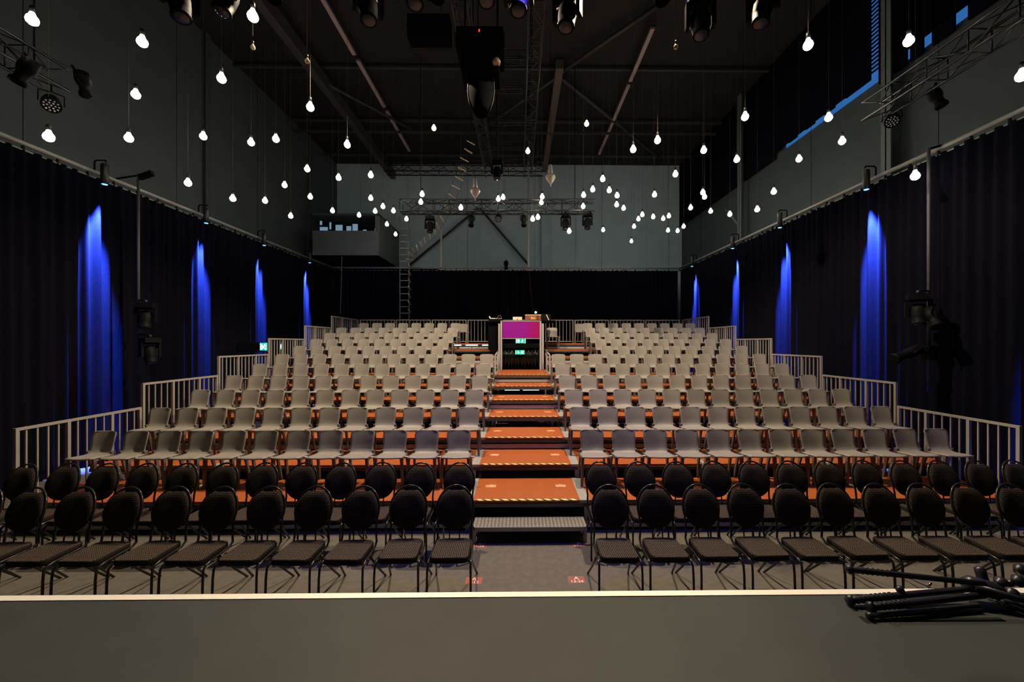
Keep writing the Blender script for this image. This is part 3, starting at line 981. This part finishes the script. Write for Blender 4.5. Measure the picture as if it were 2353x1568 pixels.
def make_par(name, label, cap):
    t = thing(name, label, 'stage light')
    MB().tube([(0, 0, 0), (0, 0, -.10)], .012, 6).tube([(-.13, 0, -.28), (-.13, 0, -.12), (0, 0, -.10), (.13, 0, -.12), (.13, 0, -.28)], .009, 6).build('yoke', M['black'], t)
    ax = (0, -.75, -.66)
    c = Vector((0, .02, -.27))
    can = MB().lathe([(.05, -.17), (.09, -.14), (.105, -.05), (.112, .06), (.112, .10), (.10, .10), (.10, .085)], c, ax, 18).build('can', M['black'], t)
    axv = Vector(ax).normalized()
    u = Vector((1, 0, 0)); v = axv.cross(u)
    for rr, n in ((0, 1), (.042, 6), (.078, 11)):
        for i in range(n):
            a = 2 * PI * i / n
            q = c + axv * .088 + (u * math.cos(a) + v * math.sin(a)) * rr
            MB().lathe([(.013, 0), (.011, .008), (.001, .012)], q, ax, 8).build('led_lens', cap, can)
    return t
def make_profile(name, label):
    t = thing(name, label, 'stage light')
    MB().tube([(0, 0, 0), (0, 0, -.08)], .02, 6).tube([(-.12, 0, -.24), (-.12, 0, -.10), (.12, 0, -.10), (.12, 0, -.24)], .01, 5).build('yoke', M['black'], t)
    ax = (0, -.35, -.93)
    b = MB().lathe([(.05, -.16), (.09, -.15), (.10, -.02), (.085, .04), (.07, .06), (.07, .16), (.09, .17), (.09, .22), (.08, .22), (.075, .19)], (0, 0, -.24), ax, 16).build('body', M['black'], t)
    return t
mh = Placer(make_moving_head('moving_head', ''))
pr = Placer(make_par('led_par', '', M['led']))
pw = Placer(make_par('led_par', '', M['led_white']))
pf = Placer(make_profile('profile_spot', ''))
G1 = 'lights on the front truss'
TZ = 6.78
def top(px, dy=0): q = at(px, 0, 4.5 + dy); return q.x
rot = lambda rz: (0, 0, rz)
mh((top(405), 4.55, TZ - .02), rot(.9), 'moving head with a cable loop, leftmost lamp at the upper edge', G1)
mh((top(520), 4.5, TZ), rot(-.6), 'moving head with facets catching light, left of the bright upper bulb', G1)
pf((top(632), 4.5, TZ), rot(.3), 'dim black spotlight just right of the bright upper-left bulb', G1)
mh((top(838), 4.6, TZ), rot(.5), 'dark moving head by the left ceiling batten', G1)
pr((top(900), 4.5, TZ + .16), rot(.15), 'lamp with blue LED dots, left of the centre at the top edge', G1)
mh((top(960), 4.4, TZ + .02), rot(.1), 'moving head with bright vertical side strips left of centre', G1)
pf((top(1010), 4.5, TZ + .02), rot(-.2), 'slim black spotlight with a pale side bar left of centre', G1)
mh((top(1120), 4.4, TZ + .06), rot(0), 'central moving head at the top edge above the hanging cluster', G1)
mh((top(1192), 4.5, TZ + .04), rot(-.1), 'moving head with pale side strips just right of centre', G1)
pr((top(1244), 4.5, TZ + .16), rot(-.1), 'lamp with blue LED dots right of centre at the top edge', G1)
mh((top(1306), 4.6, TZ - .06), rot(-.5), 'large moving head with a bluish body in front of the roof post', G1)
pf((top(1515), 4.5, TZ + .02), rot(.2), 'black spotlight pointing down at the right ceiling batten', G1)
pr((top(1600), 4.5, TZ + .13), rot(.3), 'lamp with blue LED dots, left of the downward purple one', G1)
mh((top(1632), 4.75, TZ - .02), rot(-.2), 'moving head pointing down beside the blue LED lamp', G1)
mh((top(1765), 4.6, TZ + .02), rot(-1.0), 'moving head with orange glints and a hanging cable loop, upper right', G1)
pr((top(1920), 4.5, TZ + .1), rot(-.4), 'rightmost lamp with blue LED dots at the top edge', G1)
pf((top(205), 4.5, TZ + .12), rot(-.4), 'black lamp half cut by the top edge, far left', G1)
for px_, nm in ((412, 'leftmost'), (1745, 'right-hand')):
    pts = [(.0, 0, 0), (.05, 0, -.25), (.0, -.02, -.42), (-.12, -.02, -.40), (-.14, 0, -.2), (-.08, 0, 0)]
    pts = [(x * 1.1 + top(px_), 4.42 + y, TZ - .12 + z * .75) for x, y, z in pts]
    tag(MB().tube(pts, .008, 6).build('cable_loop', M['black']), 'black cable loop hanging from the %s moving head' % nm, 'cable')
# side truss lamps
pw(at(118, 196, 6.1), (0, 0, .85), 'round lamp with white lenses hanging from the left truss', 'lamps on the side trusses')
pw(at(2050, 240, 7.0), (0, 0, -.75), 'round lamp with white lenses hanging from the right truss', 'lamps on the side trusses')
pf(at(60, 120, 5.4), (0, 0, -.9), 'black spotlight on the left truss behind its chords', 'lamps on the side trusses')
pf(at(165, 150, 6.2), (.4, .9, -.9), 'black spotlight sticking out beyond the end of the left truss', 'lamps on the side trusses')
pf(at(2150, 190, 6.7), (0, 0, .6), 'black spotlight under the right truss with small glints', 'lamps on the side trusses')
# lamps on the cross truss
G3 = 'lamps on the rear cross truss'
mh(at(988, 494, YT), rot(.1), 'moving head with green lens glint at the left of the rear truss', G3)
pf(at(1083, 490, YT), rot(.0), 'black spotlight with barn doors left on the rear truss', G3)
pw(at(1145, 482, YT), rot(.0), 'round lamp with ribbed face in the middle of the rear truss', G3)
pf(at(1203, 490, YT), rot(.1), 'black spotlight with barn doors beside the round pipe on the rear truss', G3)
mh(at(1300, 488, YT), rot(-.1), 'large moving head right of the grey wall post on the rear truss', G3)
mh(at(1350, 486, YT), rot(-.3), 'moving head at the right end of the rear truss', G3)
mh(at(1142, 366, 11.5), rot(0), 'moving head hanging alone above the centre of the rear truss', G3)
q = at(1142, 366, 11.5)
tag(MB().tube([q, (q.x, q.y, ZR - .004)], .02, 6).build('hanging_pipe', M['black']), 'black vertical pipe holding the lone moving head above the rear truss', 'pipe')
pf(at(1163, 596, 17.7), rot(0), 'small black lamp sitting on the back curtain rail', 'lamps by the curtain rails')

# wash lamps that light the stand
for i, x in enumerate((-2.4, 2.3)):
    tt = thing('flood_lamp', 'black flood lamp hanging %s of the central trusses, shining down on the seats' % ('left' if i == 0 else 'right'), 'stage light', (x, (7.3, 6.4)[i], 9.02), 0, 'flood lamps over the stand')
    MB().box(-.14, .14, -.1, .1, -.18, -.06).build('housing', M['black'], tt)
    MB().tube([(0, 0, ZR - 9.03), (0, 0, -.06)], .015, 6).build('hanging_pipe', M['black'], tt)
# central black projector cluster
t = thing('hanging_projector', 'big black projector cluster with curved pale edges hanging in the centre', 'projector', at(1106, 90, 7.3))
MB().box(-.42, .42, -.3, .3, -.40, .0).build('housing', M['black_soft'], t)
MB().box(-.34, .34, -.25, .25, -.78, -.40).build('lower_housing', M['black_soft'], t)
horn = []
for y, w_ in ((-.78, .22), (-1.0, .235), (-1.15, .22), (-1.3, .17), (-1.42, .10)):
    horn.append([(w_ * math.cos(2 * PI * i / 20), w_ * .8 * math.sin(2 * PI * i / 20), y) for i in range(21)])
MB().sheet(horn, .012).build('hood', M['black_soft'], t)
for sx in (-1, 1):
    MB().tube([(sx * .235, -.06, -.82), (sx * .245, -.06, -1.0), (sx * .225, -.06, -1.18), (sx * .15, -.06, -1.40)], .012, 6).build('pale_edge', M['trimbar'], t)
    MB().box(sx * .44 - .012, sx * .44 + .012, -.31, -.28, -.40, -.12).build('side_strip', M['trimbar'], t)
MB().lathe([(.06, -.05), (.075, 0), (.05, .05)], (.30, -.28, -.62)).build('copper_knob', M['bulb_off'], t)
MB().tube([(-.3, 0, 0), (-.3, 0, 1.6)], .02, 6).tube([(.3, 0, 0), (.3, 0, 1.6)], .02, 6).build('suspension_rods', M['black'], t)
MB().box(-.02, .0, -.31, -.30, -.10, -.06).build('pilot_lamp', M['red_led'], t)
t = thing('ventilation_duct', 'broad black panel hanging left of the central projector', 'duct', at(988, 62, 10.6))
MB().box(-.56, .56, -.2, .2, -.42, .2).build('body', M['black_soft'], t)
for sx in (-.3, .3):
    MB().tube([(sx, 0, .2), (sx, 0, ZR - t.location.z - .004)], .012, 5).build('suspension_wire', M['black'], t)
MB().box(-.58, .58, -.22, -.2, -.14, -.12).build('seam', M['black'], t)

# ------------------------------------------------------------------ poles with fixtures
def pole(px, ytop, ybot, Y, label):
    a = at(px, ybot, Y); b = at(px, ytop, Y)
    t = thing('lighting_pole', label, 'pole', (a.x, a.y, a.z))
    MB().tube([(0, 0, 0), (0, 0, b.z - a.z)], .025, 8).build('pipe', M['beam_dark'], t)
    return t, b
t, b = pole(318, 400, 860, 8.35, 'vertical grey pipe hanging from the left curtain rail')
MB().tube([(0, 0, b.z - t.location.z - .03), (CXL - t.location.x, 0, RZ + .03 - t.location.z)], .02, 6).build('clamp', M['black'], t)
for q in (at(335, 690, 8.25), at(345, 770, 8.25)):
    MB().tube([(0, 0, q.z - t.location.z + .01), (q.x - t.location.x, q.y - t.location.y, q.z - t.location.z)], .015, 6).build('lamp_arm', M['black'], t)
t, b = pole(2134, 340, 900, 6.75, 'vertical grey pipe hanging from the right curtain rail')
MB().tube([(0, 0, b.z - t.location.z - .02), (CXR - t.location.x, 0, RZ + .03 - t.location.z)], .02, 6).build('clamp', M['black'], t)
for q in (at(2110, 668, 6.65), at(2146, 700, 6.55)):
    MB().tube([(0, 0, q.z - t.location.z + .01), (q.x - t.location.x, q.y - t.location.y, q.z - t.location.z)], .015, 6).build('lamp_arm', M['black'], t)
tt = thing('flag_lamp', 'small rectangular black lamp on top of the left pipe', 'stage light', at(336, 403, 8.35))
MB().box(-.14, .14, -.04, .04, -.05, .05, Matrix.Rotation(-.35, 3, 'Y')).build('housing', M['black'], tt)
MB().tube([(-.1, 0, -.05), (-.16, 0, -.12)], .012, 5).build('bracket', M['black'], tt)
G4 = 'lamps on the side pipes'
mh(at(335, 690, 8.25), rot(.4), 'moving head on the left pipe with a blue reflection on its yoke', G4)
mh(at(345, 770, 8.25), rot(1.2), 'lower moving head on the left pipe with tiny glints', G4)
mh(at(2110, 668, 6.65), rot(-.6), 'upper moving head on the right pipe', G4)
pf(at(2146, 700, 6.55), (0, .5, .6), 'black spotlight just under the upper head on the right pipe', G4)
t = thing('profile_spot', 'long cylindrical black spotlight aimed down-left on the right pipe', 'stage light', at(2118, 812, 6.7), 0, G4)
MB().lathe([(.06, -.3), (.085, -.28), (.09, -.05), (.075, 0), (.075, .18), (.095, .2), (.095, .26), (.08, .26)], (-.28, 0, -.02), (-.93, -.1, -.32), 16).build('barrel', M['black'], t)
MB().tube([(-.25, -.1, 0), (-.1, -.1, .1), (.1, 0, .1), (.14, 0, 0)], .012, 6).build('yoke', M['black'], t)
MB().box(.05, .22, -.07, .07, -.12, .12).build('clamp_block', M['black'], t)

# ------------------------------------------------------------------ blue downlights along the curtains
def make_down():
    t = thing('curtain_downlight', '', 'stage light')
    # origin at the rail; boom goes up and inwards (+x)
    MB().tube([(0, 0, -.03), (0, 0, .20), (.03, 0, .235), (.21, 0, .235), (.23, 0, .2)], .016, 6).build('boom', M['black'], t)
    b = MB().lathe([(.05, 0), (.062, .02), (.062, .38), (.05, .40)], (.20, 0, -.24), (0, .0, 1), 14).build('tube_body', M['truss'], t)
    MB().lathe([(.045, -.006), (.045, .0)], (.20, 0, -.245), (0, 0, 1), 12).build('lit_lens', M['blue_lens'], b)
    return t
down = Placer(make_down())
DN = []
names = ['nearest', 'second', 'third', 'farthest']
for i, Y in enumerate((7.95, 10.5, 12.87, 15.65)):
    down((CXL, Y, RZ), (0, 0, 0), 'blue curtain downlight on the left rail, %s from the stage' % names[i], 'blue curtain downlights')
    DN.append((CXL + .17, Y, RZ - .26, -1))
for i, Y in enumerate((8.03, 10.72, 13.1, 16.2)):
    down((CXR, Y, RZ), (0, 0, PI), 'blue curtain downlight on the right rail, %s from the stage' % names[i], 'blue curtain downlights')
    DN.append((CXR - .17, Y, RZ - .26, 1))
down((CXR, 5.1, RZ), (0, 0, PI), 'blue curtain downlight on the right rail, just outside the frame', 'blue curtain downlights')
DN.append((CXR - .17, 5.1, RZ - .26, 1))
for (x, y, z, s) in DN:
    area_or_spot('blue_beam', 'SPOT', (x, y, z - .02), (x + s * .38, y, z - 3.2), BLUE_W, (0.05, 0.12, 1.0), .03, 23, .8)

# ------------------------------------------------------------------ control room box at the back left
t = thing('control_room', 'grey raised control room with a lit strip window at the back left', 'cabin', (0, 0, 0))
x0, x1, y0, y1 = -8.9, -6.05, 17.0, 19.9
MB().box(x0, x1, y0, y0 + .06, 6.24, 7.30).build('front_panel', M['wall'], t)
MB().box(x1 - .06, x1, y0 + .061, y1, 6.24, 7.95).build('side_panel', M['wall'], t)
MB().box(x0, x1 - .061, y0 + .061, y1, 6.24, 6.32).build('floor_slab', M['black_soft'], t)
MB().box(x0, x1, y0, y1, 7.96, 8.05).build('roof_slab', M['wall_dark'], t)
MB().box(x1 - .16, x1 - .062, y0, y0 + .06, 7.31, 7.95).build('corner_post', M['wall'], t)
MB().box(x0, x1 - .07, y1 - .1, y1, 6.33, 7.95).build('inner_wall', M['black_soft'], t)
for (a, b, c, d) in ((735, 508, 740, 517), (735, 522, 753, 532), (757, 511, 761, 527), (771, 517, 787, 532), (796, 520, 807, 532), (810, 515, 822, 532), (834, 528, 842, 532), (861, 525, 871, 532)):
    rect(MB(), a, b, c, d, y0 + .3, .01).build('lit_pane', M['room_blue'], t)
struct(MB().box(-8.9, -4.1, 19.91, 20.75, 5.5, 6.2).build('trim_91', M['black_soft']))

# round pipes against the back wall
for px_, nm in ((1008, 'left'), (1215, 'right')):
    a = at(px_, 618, 17.7)
    o = MB().tube([(a.x, 18.3, 0), (a.x, 18.3, 8.6 if nm == 'left' else 11.88)], .05, 10).build('support_pipe', M['edge'])
    tag(o, 'pale round support pipe on the %s in front of the back wall' % nm, 'pipe', 'pale support pipes')
# steel ladder
a = at(919, 735, 17.2); b = at(940, 500, 17.2)
t = thing('steel_ladder', 'vertical grey steel ladder beside the control room', 'ladder', (a.x, 17.2, 2.4))
wl = b.x - a.x
for xx in (0, wl):
    MB().box(xx - .018, xx + .018, -.02, .02, 0, 5.6).build('stile', M['wall'], t)
for i in range(19):
    MB().box(.018, wl - .018, -.012, .012, .2 + i * .285, .225 + i * .285).build('rung', M['rail'], t)
# rope ladder draped over the truss
path = [(1082, 328, 13.0), (1076, 347, 13.0), (1067, 367, 13.0), (1062, 389, 13.0), (1055, 410, 13.0), (1047, 430, 13.0), (1039, 451, 13.0), (1028, 477, 13.3),
        (1016, 502, 13.8), (1006, 520, 14.3), (1000, 532, 14.8), (988, 542, 15.3), (977, 553, 15.8), (968, 563, 16.2), (959, 570, 16.5), (950, 576, 16.8), (943, 584, 17.0), (941, 597, 17.1),
        (941, 611, 17.1), (941, 628, 17.1), (941, 645, 17.1), (941, 662, 17.1), (941, 680, 17.1), (941, 697, 17.1), (941, 715, 17.1)]
pts = [at(*q) for q in path]
t = thing('rope_ladder', 'rope ladder with pale wooden rungs looping down over the rear truss', 'rope ladder', pts[0])
L1 = []; L2 = []
for i, q in enumerate(pts):
    d = (pts[min(i + 1, len(pts) - 1)] - pts[max(i - 1, 0)])
    n2 = Vector((-d.z, 0, d.x)).normalized()
    dirv = (Vector((n2.x * .6, .3, n2.z * .6))).normalized() * .15
    if i > 17: dirv = Vector((.03, .1, -.07))
    a = q - pts[0] - dirv; b = q - pts[0] + dirv
    L1.append(a); L2.append(b)
    MB().tube([a, b], .022, 5).build('rung', M['wood_pale'], t)
MB().tube(L1, .005, 4).tube(L2, .005, 4).build('side_ropes', M['black'], t)
MB().tube([(0, 0, 0), Vector((.1, 0, ZR - pts[0].z))], .006, 4).build('hanging_rope', M['black'], t)
# microphone cable in front of the left back curtain
q = [at(786, 588, 17.3), at(785, 620, 17.3), at(783, 690, 17.3), at(782, 722, 17.3)]
q[0].z = 6.238
tag(MB().tube(q, .012, 5).build('hanging_cable', M['rail']), 'thin pale cable hanging below the control room at the left', 'cable')
q = [at(1215, 612, 17.78), at(1219, 660, 17.78), at(1225, 720, 17.78)]
tag(MB().tube(q, .006, 5).build('hanging_cable', M['sticker']), 'thin dark cable hanging in front of the back curtain above the booth', 'cable')

# ------------------------------------------------------------------ pendant bulbs
def make_bulb(name, glass, r):
    t = thing(name, '', 'pendant bulb')
    prof = [(.001, -r), (r * .5, -r * .87), (r * .87, -r * .5), (r, 0), (r * .87, r * .5), (r * .55, r * .95), (r * .36, r * 1.5)]
    MB().lathe(prof, (0, 0, 0), (0, 0, 1), 10).build('glass', glass, t)
    MB().lathe([(r * .40, r * 1.5), (r * .42, r * 2.6), (r * .2, r * 2.9)], (0, 0, 0), (0, 0, 1), 8).build('socket', M['bulb_neck'], t)
    return t
R_B = .068
bulb = Placer(make_bulb('pendant_bulb', M['bulb'], R_B))
bulbw = Placer(make_bulb('pendant_bulb', M['bulb_warm'], R_B))
bulbo = Placer(make_bulb('unlit_bulb', M['bulb_off'], .035))
LEFT_NEAR = [(74, 46), (112, 315), (296, 318), (312, 218), (327, 97), (432, 421), (467, 314), (509, 181), (581, 38)]
LEFT_MID = [(535, 457), (577, 328), (609, 462), (634, 320), (654, 426), (668, 497), (706, 389), (713, 247), (713, 453), (764, 485), (778, 409), (798, 333)]
LEFT_FAR = [(825, 495), (852, 403), (852, 456), (862, 486), (880, 475), (889, 516), (904, 485), (909, 539), (934, 504), (967, 465), (970, 447)]
CENTRE = [(1059, 478), (1145, 458), (1156, 454), (1224, 504), (1236, 500), (1244, 466), (1246, 453), (1308, 532)]
RIGHT_FAR = [(1340, 475), (1341, 449), (1362, 436), (1385, 412), (1386, 529), (1400, 438), (1417, 471), (1418, 450), (1433, 479)]
RIGHT_MID = [(1451, 555), (1457, 521), (1467, 504), (1476, 494), (1501, 499), (1524, 503), (1535, 530), (1537, 497), (1557, 531), (1571, 521)]
RIGHT_MID2 = [(1455, 344), (1504, 448), (1511, 323), (1552, 401), (1587, 478), (1615, 443), (1617, 346), (1619, 453), (1633, 486), (1677, 493)]
RIGHT_NEAR = [(1693, 367), (1712, 269), (1740, 482), (1778, 441), (1836, 366), (1857, 104), (1904, 271), (1935, 325), (2088, 95), (2103, 405), (2348, 175)]
def bulb_pos(px, py):
    v = PPY - py
    Y = min(4.45 * F_PX / v, 16.8)
    dx = px - PPX
    lim = 7.3 if dx < 0 else 6.7
    if abs(dx) > 1: Y = min(Y, lim * F_PX / abs(dx))
    return at(px, py, Y)
def cord(t, p, r=.0026):
    MB().tube([(0, 0, R_B * 2.6), (0, 0, ZR - p.z)], r, 4, caps=False).build('cord', M['beam'], t)
for lst, nm in ((LEFT_NEAR, 'the near left swarm'), (LEFT_MID, 'the middle left swarm'), (LEFT_FAR, 'the far left swarm beside the rear truss'), (CENTRE, 'the group at the rear truss'),
                (RIGHT_FAR, 'the arch right of the rear truss'), (RIGHT_MID, 'the low right cluster'), (RIGHT_MID2, 'the middle right swarm'), (RIGHT_NEAR, 'the near right swarm')):
    for i, (px_, py_) in enumerate(lst):
        p = bulb_pos(px_, py_)
        if nm == 'the group at the rear truss': p = at(px_, py_, 12.4 + .15 * (i % 3))
        t = bulb(p, (0, 0, 0), 'lit pendant bulb, %s from the left in %s' % (ORD[i], nm), 'lit pendant bulbs')
        cord(t, p)
for (px_, py_, nm) in ((997, 295, 'left of the central truss'), (1348, 285, 'beside the right ceiling batten'), (1213, 348, 'below the central cross trusses')):
    p = at(px_, py_, 11.5)
    t = bulbw(p, (0, 0, 0), 'warmer amber lit bulb high up, ' + nm, 'amber pendant bulbs'); cord(t, p)
for (px_, py_, nm) in ((581, 109, 'below the bright bulb near the top left lamps'), (706, 141, 'on the long cord left of the ceiling batten'), (1553, 108, 'with an amber glint near the top right lamps')):
    p = at(px_, py_, 6.0)
    t = bulbo(p, (0, 0, 0), 'tiny unlit bulb ' + nm, 'unlit bulbs'); cord(t, p, .006)
for (px_, py_, nm) in ((1092, 438, 'above the rear truss, left one'), (1265, 406, 'above the rear truss, right and higher one')):
    Y = 11.8
    p = at(px_, py_, Y)
    t = thing('glass_pendant', 'large teardrop pendant of cut glass ' + nm, 'pendant lamp', p, 0, 'cut glass pendants')
    MB().lathe([(.008, -.26), (.03, -.22), (.10, -.13), (.15, -.04), (.155, 0), (.13, .04), (.075, .07)], (0, 0, 0), (0, 0, 1), 12).build('bowl', M['crystal'], t)
    MB().lathe([(.075, .07), (.06, .2), (.055, .33), (.03, .36)], (0, 0, 0), (0, 0, 1), 12).build('neck', M['crystal'], t)
    MB().tube([(0, 0, .36), (0, 0, ZR - p.z)], .006, 5).build('cord', M['black'], t)
    MB().lathe([(.001, -.31), (.02, -.285), (.008, -.26)], (0, 0, 0), (0, 0, 1), 8).build('finial', M['edge'], t)

# ------------------------------------------------------------------ folded stands lying on the stage
def leg_path(pa, pb, za, zb):
    def onplane(p, z):
        q = at(p[0], p[1], 1.0); d = q - Vector((0, 0, EYE))
        return Vector((0, 0, EYE)) + d * ((z - EYE) / d.z)
    return onplane(pa, za), onplane(pb, zb)
t = thing('folded_tripod_stand', 'folded black tripod stand lying on the right of the stage edge', 'stand', (0, 0, 0))
def spiral_leg(a, b, r, ribs, lab='leg'):
    d = b - a; L = d.length
    lg = MB().tube([a, a + d * .04, b], [r * .7, r, r * .9], 8).build(lab, M['tripod'], t)
    sp = MB()
    u = d.normalized(); s1 = u.cross(Vector((0, 0, 1))).normalized(); s2 = u.cross(s1)
    if ribs:
        pp = []
        for i in range(ribs * 10 + 1):
            an = 2 * PI * i / 10
            pp.append(a + u * (.04 + .022 * i / 10 * 1.2) + (s1 * math.cos(an) + s2 * math.sin(an)) * (r * 1.08))
        sp.tube(pp, .0028, 5)
        sp.build('rubber_ribs', M['tripod'], lg)
    MB().lathe([(r * .6, -.02), (r * 1.5, -.012), (r * 1.6, 0), (r * 1.2, .012)], a, -d, 10).build('rubber_foot', M['tripod'], lg)
a, b = leg_path((1950, 1309), (2262, 1342), 1.20, 1.14); spiral_leg(a, b, .016, 7)
a, b = leg_path((1952, 1380), (2250, 1352), 1.03, 1.07); spiral_leg(a, b, .018, 8)
a, b = leg_path((2000, 1396), (2262, 1368), 1.03, 1.06); spiral_leg(a, b, .018, 7)
a, b = leg_path((1998, 1416), (2250, 1392), 1.02, 1.03); spiral_leg(a, b, .012, 0)
a, b = leg_path((2240, 1348), (2420, 1400), 1.10, 1.05)
MB().tube([a, b], .018, 8).build('centre_column', M['tripod'], t)
c0, c1 = leg_path((2262, 1352), (2300, 1362), 1.08, 1.07)
MB().lathe([(.03, -.09), (.045, -.07), (.045, .05), (.03, .08)], c0, (c1 - c0), 10).build('hub', M['tripod'], t)
k0, k1 = leg_path((2236, 1358), (2255, 1320), 1.08, 1.12)
MB().lathe([(.012, -.05), (.025, -.03), (.025, .03), (.012, .04)], k1, (0, .3, 1), 8).build('knob', M['tripod'], t)
k0, k1 = leg_path((2130, 1352), (2140, 1340), 1.06, 1.09)
MB().tube([k0, k1], .006, 6).build('chrome_lever', M['chrome'], t)
k0, k1 = leg_path((2068, 1356), (2075, 1362), 1.07, 1.06)
MB().lathe([(.012, -.02), (.022, 0), (.012, .02)], k0, (0, 0, 1), 8).build('wing_nut', M['tripod'], t)
t = thing('folded_tripod_stand', 'second folded black stand at the right frame edge with clamps and knobs', 'stand', (0, 0, 0))
a, b = leg_path((2300, 1345), (2430, 1320), 1.06, 1.14)
MB().tube([a, b], .018, 8).build('centre_column', M['tripod'], t)
a, b = leg_path((2290, 1365), (2440, 1385), 1.04, 1.04)
MB().tube([a, b], .02, 8).build('leg', M['tripod'], t)
a, b = leg_path((2310, 1390), (2450, 1440), 1.02, 1.02)
MB().tube([a, b], .014, 8).build('leg', M['tripod'], t)
for (q1, z1, m) in (((2300, 1340), 1.08, 'tripod'), ((2325, 1365), 1.06, 'tripod'), ((2340, 1335), 1.10, 'tripod'), ((2275, 1355), 1.07, 'chrome'), ((2292, 1380), 1.05, 'chrome'), ((2345, 1310), 1.13, 'tripod')):
    a, b = leg_path(q1, q1, z1, z1)
    r = .03 if m == 'tripod' else .012
    MB().lathe([(r * .5, -r), (r, -r * .6), (r, r * .6), (r * .5, r)], a, (random.random(), random.random(), .5), 8).build('knob', M[m], t)
for o in list(bpy.data.objects):
    if o.get('label') == '': del o['label']
